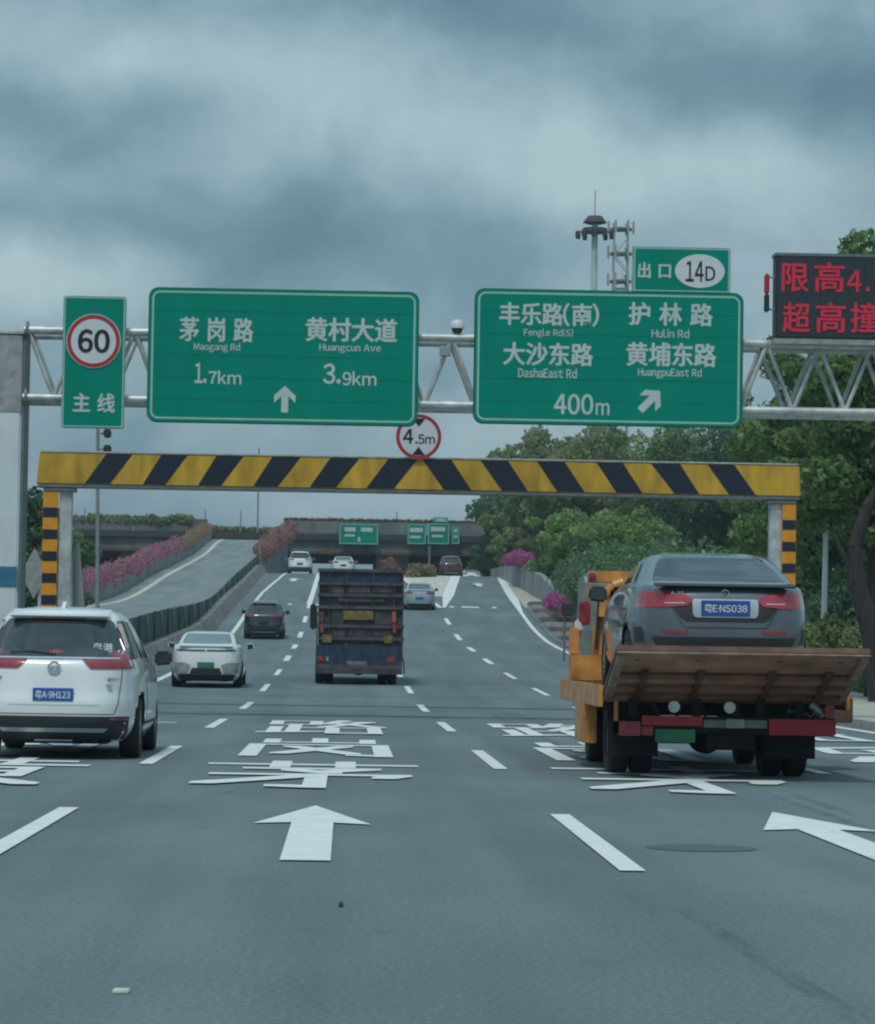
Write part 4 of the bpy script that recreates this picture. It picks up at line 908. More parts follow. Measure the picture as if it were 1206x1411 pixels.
def body(sh, root, paint, wheels, R, M=72, NZ=44):
    sp = sh.sp; bm = bmesh.new(); rings = []
    for k in range(NZ+1):
        t = k/NZ; z = sh.z0 + (sh.z1-sh.z0)*t; w_, r, f = sh.w(z), sh.r(z), sh.f(z); yc = (r+f)/2; ly = (f-r)/2; ring = []
        for i in range(M):
            a = 2*math.pi*(i+.5)/M; c, s = math.cos(a), math.sin(a); g = 2/sh.n
            ring.append(bm.verts.new((w_*math.copysign(abs(c)**g, c), yc + ly*math.copysign(abs(s)**g, s), z)))
        rings.append(ring)
    for a, b in zip(rings, rings[1:]):
        for i in range(M): bm.faces.new((a[i], a[(i+1) % M], b[(i+1) % M], b[i]))
    bm.faces.new(rings[0][::-1]); 
    top = rings[-1]; c = bm.verts.new((0, sum(v.co.y for v in top)/M, sh.z1+.006))
    for i in range(M): bm.faces.new((top[i], top[(i+1) % M], c))
    me = bpy.data.meshes.new('body'); bm.to_mesh(me); bm.free()
    o = bpy.data.objects.new('body', me); COL.objects.link(o); me.materials.append(Mt[paint]); me.materials.append(Mt['arch'])
    cut = MB(); 
    for x, y in wheels: cut.lathe((x + (.2 if x > 0 else -.2), y, R), ((1 if x > 0 else -1), 0, 0), [(-.34, .001), (-.34, R*1.14), (.4, R*1.14), (.4, .001)], 32)
    cm = cut.mesh('cut'); b2 = bmesh.new(); b2.from_mesh(cm); bmesh.ops.remove_doubles(b2, verts=b2.verts[:], dist=.0015); bmesh.ops.recalc_face_normals(b2, faces=b2.faces[:]); b2.to_mesh(cm); b2.free()
    co = bpy.data.objects.new('cut', cm); COL.objects.link(co)
    md = o.modifiers.new('b', 'BOOLEAN'); md.object = co; md.operation = 'DIFFERENCE'; md.solver = 'EXACT'
    dg = bpy.context.evaluated_depsgraph_get(); nm = bpy.data.meshes.new_from_object(o.evaluated_get(dg)); o.modifiers.clear(); o.data = nm; nm.name = 'body'
    bpy.data.objects.remove(co); bpy.data.meshes.remove(me)
    for p in nm.polygons:
        p.material_index = 0; c = p.center
        for x, y in wheels:
            if abs(math.hypot(c.y-y, c.z-R) - R*1.14) < .02 or (math.hypot(c.y-y, c.z-R) < R*1.13 and abs(abs(c.x) - (abs(x)-.14)) < .02): p.material_index = 1
        if p.normal.z < -.8: p.material_index = 1
    nm.polygons.foreach_set('use_smooth', [True]*len(nm.polygons)); nm.set_sharp_from_angle(angle=math.radians(35))
    o.parent = root; ORG[o] = Vector((0, 0, 0)); return o
def mirrored(f):
    for s in (-1, 1): f(s)
def sgn_rows(rows, s): return [(z, min(a*s, b*s), max(a*s, b*s)) for z, a, b in rows]
def car(name, label, style, paint, sw=1.0, plate='plate_blue', ptext=None, pz=.86, lights=None, glass='glass', rim='rim', detail=1, cat='car', lit='tail', group=None, plx=(.22, .07)):
    sp = {'suv': SUV, 'sedan': SEDAN, 'coupe': SEDAN2}[style]; sh = Shape(sp, sw=sw); root = thing(name, label, cat, (0, 0, 0), group, local=True)
    R = sp['rw']; hw = sp['hw']*sw; wh = [(-hw, sp['wb'][0]), (hw, sp['wb'][0]), (-hw, sp['wb'][1]), (hw, sp['wb'][1])]
    body(sh, root, paint, wh, R)
    for x, y in wh: wheel(root, x, y, R, .225, rim)
    MB().box(-hw*.72, hw*.72, .25, 4.2, .17, .42).build('underbody', 'arch', root)
    MB().tube((.45*sw, .16, .20), (.45*sw, .6, .22), .03, .03, 12).build('exhaust', 'arch', root)
    W_ = sw
    if style == 'coupe':
        rear_patch(sh, 'rear_window', glass, root, [(1.145, -.66, .66), (1.165, -.69, .69), (1.28, -.635, .635), (1.40, -.555, .555), (1.43, -.50, .50)], .008, 16)
    if style == 'suv':
        rear_patch(sh, 'rear_window', glass, root, [(1.125, -.60*W_, .60*W_), (1.145, -.70*W_, .70*W_), (1.20, -.72*W_, .72*W_), (1.35, -.665*W_, .665*W_), (1.50, -.60*W_, .60*W_), (1.54, -.56*W_, .56*W_)], .008, 18)
        for s in (-1, 1): side_patch(sh, 'side_window', glass, root, [(1.12, .55, 3.1), (1.2, .5, 3.0), (1.4, .62, 2.65), (1.53, .8, 2.35)], s, .006, 22)
        for s in (-1, 1):
            for y in (1.15, 2.1): side_patch(sh, 'window_pillar', 'trim', root, [(1.12, y, y+.08), (1.52, y+.05, y+.12)], s, .010, 2)
        # roof spoiler lip
        MB().prism_yz([(.57, 1.575), (.60, 1.555), (.95, 1.60), (1.0, 1.655)], -.55*W_, .55*W_).build('roof_spoiler', paint, root, bevel=.012)
        rear_patch(sh, 'bumper_cladding', 'trim', root, [(.215, -.80*W_, .80*W_), (.30, -.86*W_, .86*W_), (.42, -.88*W_, .88*W_), (.475, -.885*W_, .885*W_)], .012, 22)
        rear_patch(sh, 'skid_trim', 'silver', root, [(.30, -.55*W_, .55*W_), (.345, -.60*W_, .60*W_)], .022, 14, 1)
        for s in (-1, 1):
            side_patch(sh, 'sill_cladding', 'trim', root, [(.21, 1.33, 3.2), (.40, 1.33, 3.2)], s, .012, 10, 1)
            rear_patch(sh, 'reflector', 'tail', root, sgn_rows([(.435, .62*W_, .80*W_), (.46, .60*W_, .82*W_)], s), .016, 5, 1)
    else:
        if style == 'sedan': rear_patch(sh, 'rear_window', glass, root, [(1.14, -.625*W_, .625*W_), (1.25, -.60*W_, .60*W_), (1.36, -.55*W_, .55*W_), (1.395, -.51*W_, .51*W_)], .008, 16)
        for s in (-1, 1): side_patch(sh, 'side_window', glass, root, [(1.11, 1.0, 3.1), (1.2, 1.1, 2.9), (1.32, 1.4, 2.6), (1.38, 1.6, 2.4)], s, .006, 20)
        rear_patch(sh, 'lower_bumper', 'trim', root, [(.19, -.74*W_, .74*W_), (.28, -.78*W_, .78*W_), (.36, -.70*W_, .70*W_)], .012, 18)
        MB().prism_yz([(.045, 1.088), (.05, 1.075), (.22, 1.10), (.22, 1.118)], -.68*W_, .68*W_).build('boot_spoiler', paint if detail < 2 else 'trim', root, bevel=.006)
        for s in (-1, 1): rear_patch(sh, 'reflector', 'tail', root, sgn_rows([(.44, .55*W_, .76*W_), (.475, .53*W_, .78*W_)], s), .010, 5, 1)
    for s in (-1, 1):
        y = 3.1 if style == 'suv' else 2.95; z = 1.10 if style == 'suv' else 1.03; X = .93*W_
        b = MB().hexa([(s*(X-.02), y-.07, z-.08), (s*(X+.19), y-.05, z-.06), (s*(X+.19), y+.06, z-.06), (s*(X-.02), y+.08, z-.08), (s*(X-.02), y-.07, z+.09), (s*(X+.17), y-.05, z+.10), (s*(X+.17), y+.06, z+.10), (s*(X-.02), y+.08, z+.09)])
        mo = b.build('mirror', 'trim' if detail > 1 or 'black' in paint else paint, root, bevel=.03, smooth=True)
        MB().hexa([(s*X, y-.078, z-.06), (s*(X+.165), y-.062, z-.04), (s*(X+.165), y-.055, z-.04), (s*X, y-.07, z-.06), (s*X, y-.078, z+.07), (s*(X+.15), y-.062, z+.08), (s*(X+.15), y-.055, z+.08), (s*X, y-.07, z+.07)]).build('mirror_glass', 'glass', mo)
    for rows in (lights or ([[(1.0, .40, .70), (1.0+.09, .38, .885)]] if style == 'suv' else [[(.90, .40, .86), (.99, .36, .84)]])):
        for s in (-1, 1): rear_patch(sh, 'tail_light', lit, root, sgn_rows([(z, a*W_, b*W_) for z, a, b in rows], s), .014, 8)
    y = min(sh.rear(0, pz-.07), sh.rear(.2, pz+.07)) - .012
    pl = MB().box(-plx[0], plx[0], y-.006, y+.03, pz-plx[1], pz+plx[1]).build('number_plate', plate, root, bevel=.004)
    if ptext:
        text_xz('lettering', ptext, 'white_print', pl, -plx[0]+.03, plx[0]-.03, pz-.045, pz+.045, y-.008, .012)
    return root, sh
def place(root, px, py, D, dx=0, yaw=0):
    q = W(px, py, D); root.location = (q.x + dx, D, zroad(D + 1.5) - 1.5*grade(D+1.5)); root.rotation_euler = (math.atan(grade(D + 2)), 0, yaw)

# white SUV, lower left
lt = [[(.995, .40, .915), (1.03, .36, .912), (1.10, .30, .895)], [(1.102, .68, .88), (1.17, .725, .85), (1.22, .742, .832)]]
suv, sh = car('parked_suv'.replace('parked_', ''), 'white SUV with a blue plate in the left lane, nearest car on the left', 'suv', 'white_paint', plate='plate_blue', ptext='粤A·9H123', pz=.71, lights=lt, detail=2)
place(suv, 71, 1048, 33.4)
for s in (-1, 1):
    rear_patch(sh, 'pillar_light', 'tail_pale', suv, sgn_rows([(1.225, .742, .825), (1.38, .682, .755), (1.50, .615, .69)], s), .02, 10)
    side_patch(sh, 'side_light', 'tail', suv, [(1.0, .14, .45), (1.08, .16, .42), (1.2, .24, .36)], s, .012, 8)
rear_patch(sh, 'chrome_strip', 'chrome', suv, [(1.105, -.70, .70), (1.122, -.70, .70)], .02, 16, 1)
rear_patch(sh, 'plate_recess', 'white_paint', suv, [(.60, -.50, .50), (.64, -.47, .47), (.78, -.40, .40), (.80, -.37, .37)], .006, 10)
seam(sh, suv, [(-.72, 1.10), (-.73, .95), (-.70, .62), (-.66, .50), (.66, .50), (.70, .62), (.73, .95), (.72, 1.10)])
MB().lathe((0, sh.rear(0, 1.0)-.02, 1.0), (0, -1, 0), [(0, .075), (.012, .072), (.012, .05), (0, .048)], 24).build('emblem', 'chrome', suv)
for a, b in (((-.035, .965), (-.025, 1.035)), ((.025, .965), (.035, 1.035))): MB().box(a[0], b[0], sh.rear(0, 1.0)-.03, sh.rear(0, 1.0)-.018, a[1], b[1]).build('emblem', 'chrome', suv)
MB().box(-.028, .028, sh.rear(0, 1.0)-.03, sh.rear(0, 1.0)-.018, .992, 1.006).build('emblem', 'chrome', suv)
text_xz('lettering', 'CR-V', 'trim', suv, -.66, -.46, .86, .905, sh.rear(.6, .88)-.012, .01)
text_xz('lettering', '240TURBO', 'trim', suv, .44, .70, .86, .90, sh.rear(.6, .88)-.012, .01)
MB().box(.56, .63, sh.rear(.6, .8)-.014, sh.rear(.6, .8)-.002, .76, .83).build('badge', 'silver', suv)
text_xz('window_sticker', '粤港', 'white_print', suv, .40, .62, 1.18, 1.28, sh.rear(.6, 1.18)-.012, .012)
wp = MB(); wp.path([(0, sh.rear(0, 1.16)-.03, 1.15), (-.25, sh.rear(-.25, 1.19)-.03, 1.18), (-.5, sh.rear(-.5, 1.18)-.03, 1.165)], .012); wp.build('rear_wiper', 'trim', suv)
MB().box(-.3, .3, sh.r(1.535)-.03, sh.r(1.535)+.06, 1.545, 1.56).build('brake_light', 'tail', suv)
MB().prism_yz([(1.0, 1.66), (1.25, 1.67), (1.18, 1.74)], -.02, .02).build('antenna_fin', 'white_paint', suv)
for s in (-1, 1): side_patch(sh, 'door_handle', 'chrome', suv, [(.93, 1.25, 1.43), (.96, 1.25, 1.43)], s, .03, 3, 1); side_patch(sh, 'door_gap', 'trim', suv, [(.42, 1.6, 1.612), (1.1, 1.35, 1.362)], s, .003, 1, 8)
# white sedan
wsd, sh = car('sedan', 'white sedan with a green plate ahead of the white SUV', 'sedan', 'white_paint', sw=1.04, plate='plate_green', pz=.60, lights=[[(.955, .02, .84), (.995, .02, .82)]], glass='glass_light', lit='fence_green')
place(wsd, 283, 942, 79)
for s in (-1, 1): rear_patch(sh, 'diffuser_corner', 'alum', wsd, sgn_rows([(.36, .48, .86), (.50, .42, .90), (.60, .40, .88), (.66, .55, .84)], s), .012, 8)
rear_patch(sh, 'diffuser', 'trim', wsd, [(.37, -.42, .42), (.52, -.36, .36)], .016, 8)
MB().prism_yz([(2.0, 1.43), (2.25, 1.44), (2.2, 1.50)], -.015, .015).build('antenna_fin', 'trim', wsd)
# black SUV
bs, sh = car('suv', 'black SUV in the left lane farther ahead, beside the concrete wall', 'suv', 'black_paint', sw=.97, plate='trim', pz=.72); place(bs, 363, 880, 134)
# silver car on the right of the truck
ss, sh = car('sedan', 'silver car just right of the dark truck, heading for the divider', 'sedan', 'silver', sw=.98, plate='plate_blue', pz=.66, glass='glass'); place(ss, 578, 840, 166)
fa, sh = car('suv', 'white car farthest left on the crest, beside the end of the ramp', 'suv', 'white_paint', plate='trim', pz=.72); place(fa, 413, 787, 229)
fb, sh = car('sedan', 'white car on the crest showing just over the roof of the dark truck', 'sedan', 'white_paint', plate='trim', pz=.72); place(fb, 473, 785, 233)
fc, sh = car('suv', 'dark red car entering the underpass on the exit ramp', 'suv', 'red_dark', plate='trim', pz=.72); place(fc, 622, 791, 236)
fd, sh = car('sedan', 'white car dipping behind the crest on the exit ramp, only its roof showing', 'sedan', 'white_paint', sw=.95, plate='trim', pz=.72); place(fd, 650, 800, 255)

# towed grey sedan
lt = [[(.865, .55, .86), (.885, .36, .885), (.95, .31, .88), (1.0, .38, .85), (1.03, .56, .80)]]
gs, sh = car('sedan', 'grey sedan with red tail lights riding on the tow truck deck', 'coupe', 'grey_paint', sw=1.065, plate='plate_blue', ptext='粤E·NS038', pz=.86, lights=lt, detail=2, lit='tail_lit', plx=(.25, .08), glass='glass')
TZ = .87; YR = 31.05; q = W(1001, 800, YR); gs.location = (q.x, YR, TZ)
rear_patch(sh, 'plate_recess', 'trim', gs, [(.72, -.40, .40), (.76, -.46, .46), (.88, -.55, .55), (.955, -.585, .585)], .004, 14)
rear_patch(sh, 'plate_surround', 'silver', gs, [(.765, -.31, .31), (.80, -.335, .335), (.935, -.34, .34), (.955, -.33, .33)], .008, 10)
seam(sh, gs, [(-.60, 1.09), (-.60, .96), (-.46, .72), (-.42, .66), (.42, .66), (.46, .72), (.60, .96), (.60, 1.09)], .009)
for s in (-1, 1): rear_patch(sh, 'light_streak', 'sign_white', gs, sgn_rows([(.905, .42, .62), (.915, .42, .62)], s), .022, 5, 1); rear_patch(sh, 'bumper_vent', 'trim', gs, sgn_rows([(.50, .80, .885), (.66, .83, .895)], s), .006, 4)
text_xz('lettering', 'A 35', 'chrome', gs, -.56, -.42, .995, 1.03, sh.rear(.5, 1.0)-.01, .01)
MB().lathe((0, sh.rear(0, 1.01)-.012, 1.01), (0, -1, 0), [(0, .045), (.01, .043), (.01, .036), (0, .035)], 24).build('emblem', 'chrome', gs)
sm = MB()
for k in range(3):
    a = math.pi/2 + k*2*math.pi/3; sm.tube((0, sh.rear(0, 1.01)-.018, 1.01), (.038*math.cos(a), sh.rear(0, 1.01)-.018, 1.01+.038*math.sin(a)), .005, .002, 6)
sm.build('emblem', 'chrome', gs)
for s in (-1, 1): side_patch(sh, 'window_trim', 'chrome', gs, [(1.095, 1.0, 3.1), (1.107, 1.0, 3.1)], s, .010, 14, 1); side_patch(sh, 'door_handle', 'grey_paint', gs, [(.90, 1.35, 1.52), (.93, 1.35, 1.52)], s, .03, 3, 1)
MB().prism_yz([(1.9, 1.47), (2.12, 1.48), (2.1, 1.53)], -.015, .015).build('antenna_fin', 'grey_paint', gs)

rear_patch(sh, 'bumper_insert', 'trim', gs, [(.47, -.70, .70), (.565, -.74, .74)], .010, 16)
for s in (-1, 1): rear_patch(sh, 'reflector', 'tail', gs, sgn_rows([(.60, .40, .62), (.635, .38, .64)], s), .012, 6, 1)
# ------------------------------------------------------------------ tow truck
XT = 3.90; tt = thing('tow_truck', 'orange flatbed tow truck carrying a grey sedan in the right lane', 'tow truck', (XT, 29.8, 0))
xl, xr = XT-1.25, XT+1.25
y0, y1 = 29.8, 31.4
MB().hexa([(xl, y1, .80), (xr, y1, .80), (xr, y1+.06, .86), (xl, y1+.06, .86), (xl, y0, 1.28), (xr, y0, 1.28), (xr, y0+.05, 1.34), (xl, y0+.05, 1.34)]).build('tail_ramp', 'rust', tt, bevel=.006)
fr_ = Vector((0, y0-y1, 1.28-.80)).normalized(); nn_ = Vector((0, -fr_.z, fr_.y)); nn_ = -nn_ if nn_.y > 0 else nn_
def rib(x0_, x1_, t0, t1, h, m='rust', name='rib'):
    o_ = Vector((0, y1, .80)); L = math.hypot(y0-y1, .48); a = o_ + fr_*L*t0; b = o_ + fr_*L*t1; p = []
    for z_ in (0.002, h):
        for (x, c) in ((x0_, a), (x1_, a), (x1_, b), (x0_, b)): p.append((x, c.y + nn_.y*z_, c.z + nn_.z*z_))
    MB().hexa(p).build(name, m, tt, bevel=.004)
for t0 in (.03, .24, .44): rib(xl+.02, xr-.02, t0, t0+.09, .06, 'rust_mid')
rib(xl+.01, xr-.01, .60, .97, .012, 'rust_mid', 'lip_plate'); rib(xl+.0, xr, .972, 1.0, .02, 'rust_pale', 'lip_edge')
for x in (xl+.30, xl+.86, xr-.92, xr-.36): rib(x, x+.07, .0, .66, .075, 'rust', 'cross_rib')
for x in (xl+.01, xr-.09): rib(x, x+.08, 0, .97, .05, 'rust_pale', 'side_plate')
for x in (xl+.2, XT-.45, XT+.35, xr-.28):
    rib(x, x+.05, .83, .86, .014, 'trim', 'slot_hole')
ch = MB()
for k in range(9):
    c0 = Vector((xr-.62 + k*.05, 31.15, .70 - .05*math.sin(k*.4))); ch.tube(c0, c0 + Vector((.045, 0, .02*(1 if k % 2 else -1))), .012, .012, 6)
ch.build('chain', 'galv_dark', tt)
for x_, z_, dz_ in ((xl+.5, .76, .22), (xl+1.0, .74, .30), (xr-.9, .75, .26)):
    MB().path([(x_ + .04*i, 31.2, z_ - dz_*math.sin(math.pi*i/8)) for i in range(9)], .013, 6).build('hose', 'trim', tt)
MB().box(xl, xr, y1+.08, 37.0, .76, .865).build('deck', 'rust', tt, bevel=.008)
for x in (xl-.045, xr+.003): MB().box(x, x+.042, y1-.1, 37.0, .70, .93).build('side_rail', 'orange', tt, bevel=.008)
MB().box(xl+.45, xl+.6, y1+.1, 37.5, .52, .755).build('chassis_rail', 'arch', tt); MB().box(xr-.7, xr-.55, y1+.1, 37.5, .52, .755).build('chassis_rail', 'arch', tt)
for a in (31.6, 32.4, 33.4, 34.4, 35.6): MB().box(xl+.1, xr-.1, a, a+.12, .62, .757).build('cross_member', 'arch', tt)
# axles and wheels
XA = 3.77
def twheel(x, y, R=.39, wd=.21, name='wheel'):
    return wheel(tt, x, y, R, wd, 'galv_dark', name, 0)
def local_wheels():
    for x, y in ((XA-.93, 31.9), (XA-.68, 31.9), (XA+.68, 31.9), (XA+.93, 31.9), (XA-.86, 35.3), (XA+.86, 35.3)):
        s = 1 if x > XA else -1; R, wd = .39, .21
        t = MB().lathe((x, y, R), (s, 0, 0), [(-wd/2, R*.55), (-wd/2, R*.93), (-wd*.36, R), (wd*.36, R), (wd/2, R*.93), (wd/2, R*.58), (wd*.3, R*.55), (-wd/2, R*.55)], 28).build('wheel', 'tyre', tt, smooth=True)
        MB().lathe((x, y, R), (s, 0, 0), [(wd*.30, .001), (wd*.34, R*.2), (-wd*.2, R*.25), (-wd*.3, R*.5), (wd*.4, R*.56)], 24).build('rim', 'galv_dark', t, smooth=True)
local_wheels()
MB().tube((XA-.6, 31.9, .39), (XA+.6, 31.9, .39), .07, .07, 12).build('axle', 'arch', tt); MB().lathe((XA, 31.9, .39), (0, 1, 0), [(-.2, .02), (-.12, .17), (.12, .17), (.2, .02)], 18).build('differential', 'arch', tt, smooth=True)
MB().box(XA-.95, XA-.66, 33.0, 34.2, .38, .74).build('fuel_tank', 'arch', tt, bevel=.04); MB().box(XA+.5, XA+.95, 33.0, 34.2, .38, .74).build('battery_box', 'arch', tt, bevel=.04)
# rear underrun bar with lamps
yb = 31.05; zl = lambda py, px=1000: W(px, py, yb).z; xp = lambda px: W(px, 1000, yb).x
MB().box(xp(884), xp(1152), yb, yb+.12, zl(1012), zl(988)).build('underrun_bar', 'arch', tt, bevel=.01)
MB().box(xp(885), xp(968), yb-.012, yb-.001, zl(1001), zl(988)).build('red_strip', 'sign_red', tt); MB().box(xp(1060), xp(1150), yb-.012, yb-.001, zl(1012), zl(990)).build('red_strip', 'sign_red', tt)
MB().box(xp(853), xp(883.5), yb+.0, yb+.1, zl(1016), zl(996)).build('tail_light', 'tail', tt, bevel=.01); MB().box(xp(884.5), xp(900), yb-.014, yb-.001, zl(1015), zl(1003)).build('tail_light', 'tail', tt, bevel=.004)
MB().box(xp(1001), xp(1026), yb-.014, yb-.001, zl(1003), zl(991)).build('lamp', 'alum', tt, bevel=.004); MB().box(xp(970), xp(1057), yb-.006, yb-.001, zl(1003), zl(992)).build('grey_strip', 'galv_dark', tt)
gp_ = MB().box(xp(903), xp(958), yb-.02, yb-.005, zl(1024), zl(1006)).build('number_plate', 'plate_green', tt, bevel=.003)
MB().box(xp(975), xp(1042), yb+.02, yb+.1, zl(1034), zl(1012)).build('tow_hitch', 'arch', tt, bevel=.01)
for x in (xl+.25, XT-.35, XT+.3, xr-.55): MB().box(x, x+.08, yb+.03, yb+.1, zl(990), .80).build('hanger', 'arch', tt)
for x in (XT-.55, XT+.02): MB().lathe((x, yb+.02, .80-.08), (0, -1, 0), [(0, .001), (.03, .05), (.05, .06), (.05, .001)], 16).build('work_lamp', 'galv', tt)
MB().box(xp(1010), xp(1020), yb, yb+.1, .55, .78).build('ram', 'arch', tt)
for x in (XA-.81, XA+.81): MB().prism_yz([(31.38, .45), (31.38, .84), (32.4, .84), (32.4, .72), (31.5, .72), (31.42, .45)], x-.26, x+.26).build('mudguard', 'arch', tt)
MB().box(XA-1.07, XA-.55, 31.30, 31.33, .20, .56).build('mud_flap', 'arch', tt); MB().box(XA+.55, XA+1.07, 31.30, 31.33, .20, .56).build('mud_flap', 'arch', tt)
a, b = W(803, 1024, 33.2), W(823, 964, 33.2); MB().box(a.x, b.x, 33.2, 34.4, a.z, b.z).build('side_locker', 'orange', tt, bevel=.01)
a, b = W(846, 1010, 31.3), W(852, 966, 31.3); MB().box(a.x, b.x, 31.3, 31.34, a.z, b.z).build('side_marker', 'orange', tt)
a, b = W(1152, 996, 33.4), W(1176, 962, 33.4); MB().box(a.x-.1, b.x, 33.4, 34.5, a.z, b.z).build('side_locker', 'rust', tt, bevel=.01)
a = W(1135, 985, 31.2); MB().tube((a.x, 31.2, a.z), (a.x-.12, 31.25, a.z+.1), .04, .04).build('chain_hook', 'galv', tt); MB().box(a.x, a.x+.1, 31.1, 31.2, a.z-.02, a.z+.1).build('red_tag', 'tail', tt, bevel=.01)
# cab
cy = 37.25
MB().prism_yz([(cy, .55), (cy, 2.14), (cy+.15, 2.24), (cy+1.0, 2.24), (cy+1.45, 1.55), (cy+1.7, 1.3), (cy+1.75, .55)], XA-.86, XA+.98).build('cab', 'cab_grey', tt, bevel=.04)
MB().box(XA-.6, XA+.6, cy-.012, cy-.002, 1.45, 1.95).build('rear_window', 'glass', tt)
for s in (-1, 1):
    if s < 0: continue
    MB().prism_yz([(cy+.3, 1.4), (cy+.3, 1.95), (cy+.95, 1.95), (cy+1.3, 1.4)], XA+s*.983-.004, XA+s*.983+.004).build('side_window', 'glass', tt)
    if s < 0: continue
    MB().tube((XA+s*.98, cy+1.3, 1.6), (XA+s*1.25, cy+1.3, 1.65), .02).build('mirror_arm', 'trim', tt); MB().box(XA+s*1.27-.09, XA+s*1.27+.09, cy+1.25, cy+1.32, 1.4, 1.85).build('mirror', 'trim', tt, bevel=.02)
# headboard frame behind the cab, drawn from its outline in view
DF = 36.4
def pt(px, py, D=DF): return W(px, py, D)
def bar(name, m, p0, p1, w0, w1, dep=.12, D=DF):
    a = pt(*p0, D); b = pt(*p1, D); MB().hexa([(a.x-w0, D, a.z), (a.x+w0, D, a.z), (a.x+w0, D+dep, a.z), (a.x-w0, D+dep, a.z), (b.x-w1, D, b.z), (b.x+w1, D, b.z), (b.x+w1, D+dep, b.z), (b.x-w1, D+dep, b.z)]).build(name, m, tt, bevel=.008)
bar('frame_post', 'rust_pale', (790, 905), (812, 806), .035, .03)
bar('frame_post', 'orange', (829, 905), (833, 812), .055, .05)
a, b = pt(811, 803), pt(905, 788); MB().box(a.x, XA+1.02, DF+.01, DF+.14, a.z, b.z).build('frame_top_panel', 'orange', tt, bevel=.01)
q = pt(816, 794); MB().lathe((q.x, DF+.009, q.z), (0, -1, 0), [(0, .001), (0, .055), (.03, .045), (.035, .001)], 18).build('top_lamp', 'tail', tt)
q2 = XA + .95; MB().box(q2-.08, q2, DF+.02, DF+.13, .94, pt(900, 803).z-.01).build('frame_post', 'orange', tt, bevel=.01)
hp = [pt(832, 850, DF-.1), pt(834, 822, DF-.1), pt(845, 808, DF-.1), pt(860, 803, DF-.1), pt(874, 806, DF-.1), pt(884, 820, DF-.1)]
MB().path(hp, .065, 10).build('protection_hoop', 'orange', tt, smooth=True, recalc=False)
q = pt(853, 822, DF-.2); MB().box(q.x-.10, q.x+.10, DF-.25, DF-.18, q.z-.13, q.z+.11).build('rear_facing_mirror', 'trim', tt, bevel=.04)
a, b = pt(785, 938), pt(836, 903); MB().box(a.x, b.x, DF-.3, DF+.2, a.z, b.z).build('tool_box', 'orange', tt, bevel=.012)
bar('hose', 'trim', (822, 895), (827, 815), .02, .02, .05, DF-.06); bar('hose', 'trim', (846, 890), (850, 830), .045, .04, .05, DF-.02)
q = pt(806, 843, DF-.05); MB().box(q.x-.07, q.x+.07, DF-.06, DF-.01, q.z-.16, q.z+.12).build('red_reflector', 'tail', tt, bevel=.02)
q = pt(798, 862, DF-.05); MB().box(q.x-.05, q.x+.05, DF-.06, DF-.01, q.z-.07, q.z+.07).build('white_lamp', 'sign_face', tt, bevel=.02)
a = pt(784, 905); MB().box(a.x, a.x+.12, DF-.1, DF+.05, a.z+.02, a.z+.35).build('corner_bracket', 'orange', tt, bevel=.02)
MB().box(XT-.9, XT+1.1, 36.95, 37.15, .87, 1.6).build('headboard', 'orange', tt, bevel=.01)
MB().tube((XT+.0, 36.2, .98), (XT+.5, 36.2, .98), .12, .12, 16).build('winch', 'arch', tt)

# ------------------------------------------------------------------ dark refuse truck
DT = 84.0; s0 = FPX/DT; q = W(494, 942, DT); XR = q.x; zr = zroad(DT)
rt = thing('refuse_truck', 'tall dark brown box truck seen from behind in the middle lane', 'truck', (XR, DT, zr))
xz = lambda px, py: (W(px, py, DT).x, W(px, py, DT).z)
def rbox(name, m, px0, px1, py0, py1, dy=0, dep=.1, bevel=.01, parent=rt):
    a, b = xz(px0, py1), xz(px1, py0); return MB().box(a[0], b[0], DT+dy, DT+dy+dep, a[1], b[1]).build(name, m, parent, bevel=bevel)
a, b = xz(438, 912), xz(557, 785)
MB().box(a[0], b[0], DT+.12, DT+5.2, a[1], b[1]).build('body', 'truck_dark', rt, bevel=.03)
for px in (438, 452, 476, 512, 541, 553): rbox('frame_post', 'truck_frame', px, px+3.5, 787, 900, .03, .085, .006)
for py in (785, 803, 819, 836, 862, 879): rbox('frame_bar', 'truck_frame', 438, 557, py, py+2.6, .0, .07, .006)
rbox('upper_panel', 'truck_blue', 442, 552, 789, 801, .07, .045); rbox('red_plate', 'truck_frame', 466, 530, 822, 829, .045, .06)
for i, (p0, p1) in enumerate(((456, 475), (480, 511), (516, 540))):
    rbox('door_panel', 'truck_dark', p0, p1, 840, 861, .06, .055); rbox('door_panel', 'truck_dark', p0, p1, 865, 878, .055, .06); rbox('door_panel', 'truck_frame', p0, p1, 806, 817, .06, .055)
rbox('yellow_plate', 'plate_yellow', 473, 515, 842, 854, -.03, .04)
for px in (440, 540): 
    rbox('reflector_strip', 'amber' if px > 500 else 'rust', px, px+6, 843, 858, -.015, .05); rbox('reflector_strip', 'tail', px+1, px+6, 859, 872, -.015, .05)
rbox('lamp_panel', 'plate_yellow', 444, 457, 874, 886, -.03, .05, .02); rbox('lamp_panel', 'plate_yellow', 529, 541, 876, 887, -.03, .05, .02)
rbox('hopper', 'truck_blue', 436, 554, 889, 922, .02, 1.5, .03); rbox('lower_step', 'truck_dark', 434, 554, 922, 928, -.05, .5)
rbox('tail_light', 'tail', 437, 446, 904, 911, -.005, .03); rbox('tail_light', 'tail', 533, 544, 905, 913, -.005, .03); rbox('lamp', 'alum', 449, 453, 905, 911, -.005, .03)
rbox('number_plate', 'galv_dark', 478, 505, 911, 919, -.01, .03, .004)
rbox('bumper_bar', 'truck_frame', 436, 553, 917, 921, -.03, .05)
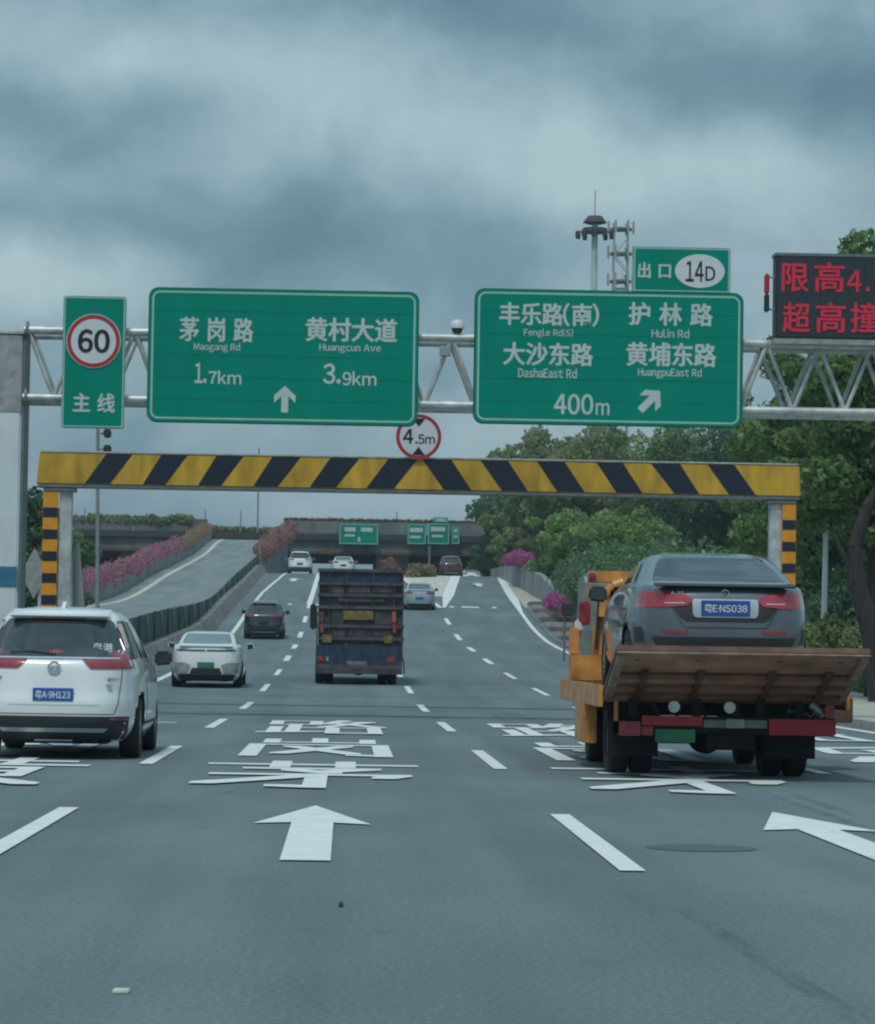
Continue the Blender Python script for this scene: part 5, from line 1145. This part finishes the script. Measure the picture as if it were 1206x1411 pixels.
rbox('mud_flap', 'arch', 436, 457, 926, 938, .78, .02); rbox('mud_flap', 'arch', 523, 545, 926, 938, .78, .02)
for px in (435, 552): rbox('side_corner', 'truck_frame', px, px+3, 842, 918, .0, .25)
rr = .47
for px in (440, 453, 527, 541):
    x = xz(px, 930)[0]; s = 1 if px > 500 else -1; zc = zr + rr
    t = MB().lathe((x, DT+1.3, zroad(DT+1.3)+rr), (s, 0, 0), [(-.12, rr*.5), (-.12, rr*.93), (-.09, rr), (.09, rr), (.12, rr*.93), (.12, rr*.5), (-.12, rr*.5)], 28).build('wheel', 'tyre', rt, smooth=True)
    MB().lathe((x, DT+1.3, zroad(DT+1.3)+rr), (s, 0, 0), [(.06, .001), (.06, rr*.3), (-.04, rr*.4), (.1, rr*.52)], 20).build('rim', 'galv_dark', t, smooth=True)
for px in (452, 536):
    x = xz(px, 930)[0]; t = MB().lathe((x, DT+5.4, zroad(DT+5.4)+rr), (1, 0, 0), [(-.12, rr*.5), (-.12, rr*.93), (-.09, rr), (.09, rr), (.12, rr*.93), (.12, rr*.5), (-.12, rr*.5)], 24).build('wheel', 'tyre', rt, smooth=True)
x = xz(494, 930)[0]; MB().lathe((x, DT+1.3, zroad(DT+1.3)+rr), (0, 1, 0), [(-.3, .02), (-.16, .24), (.16, .24), (.3, .02)], 18).build('differential', 'arch', rt, smooth=True)
MB().tube((x-.9, DT+1.3, zroad(DT+1.3)+rr), (x+.9, DT+1.3, zroad(DT+1.3)+rr), .08).build('axle', 'arch', rt)
MB().box(x-.5, x+.5, DT+1.6, DT+6.8, zr+.55, zr+.85).build('chassis', 'arch', rt)
MB().box(XR-1.12, XR+1.12, DT+5.35, DT+7.1, zr+.6, zr+2.65).build('cab', 'truck_blue', rt, bevel=.08)
for s, px in ((-1, 432),):
    q = W(px, 846, DT+6.9); MB().box(q.x-.10, q.x+.10, DT+6.85, DT+6.95, q.z-.45, q.z+.30).build('mirror', 'trim', rt, bevel=.04); MB().tube((q.x, DT+6.9, q.z), (XR+s*1.1, DT+6.9, q.z), .03).build('mirror_arm', 'trim', rt)
MB().path([W(551, 895, DT), W(556, 912, DT), W(557, 928, DT)], .02, 6).build('hanging_cable', 'trim', rt)

# ------------------------------------------------------------------ air
HZ = 0.00035
if HZ > 0:
    hz = MB().box(-1400, 1400, -40, 3000, -2.5, 60).build('haze', None, None, recalc=True)
    hm_ = bpy.data.materials.new('haze_air'); hm_.use_nodes = True; t = hm_.node_tree; t.nodes.clear()
    o_ = t.nodes.new('ShaderNodeOutputMaterial'); v_ = t.nodes.new('ShaderNodeVolumePrincipled'); v_.inputs['Color'].default_value = (.80, .90, .95, 1); v_.inputs['Density'].default_value = HZ
    v_.inputs['Anisotropy'].default_value = .3; t.links.new(v_.outputs[0], o_.inputs['Volume']); hz.data.materials.append(hm_); hz['kind'] = 'stuff'
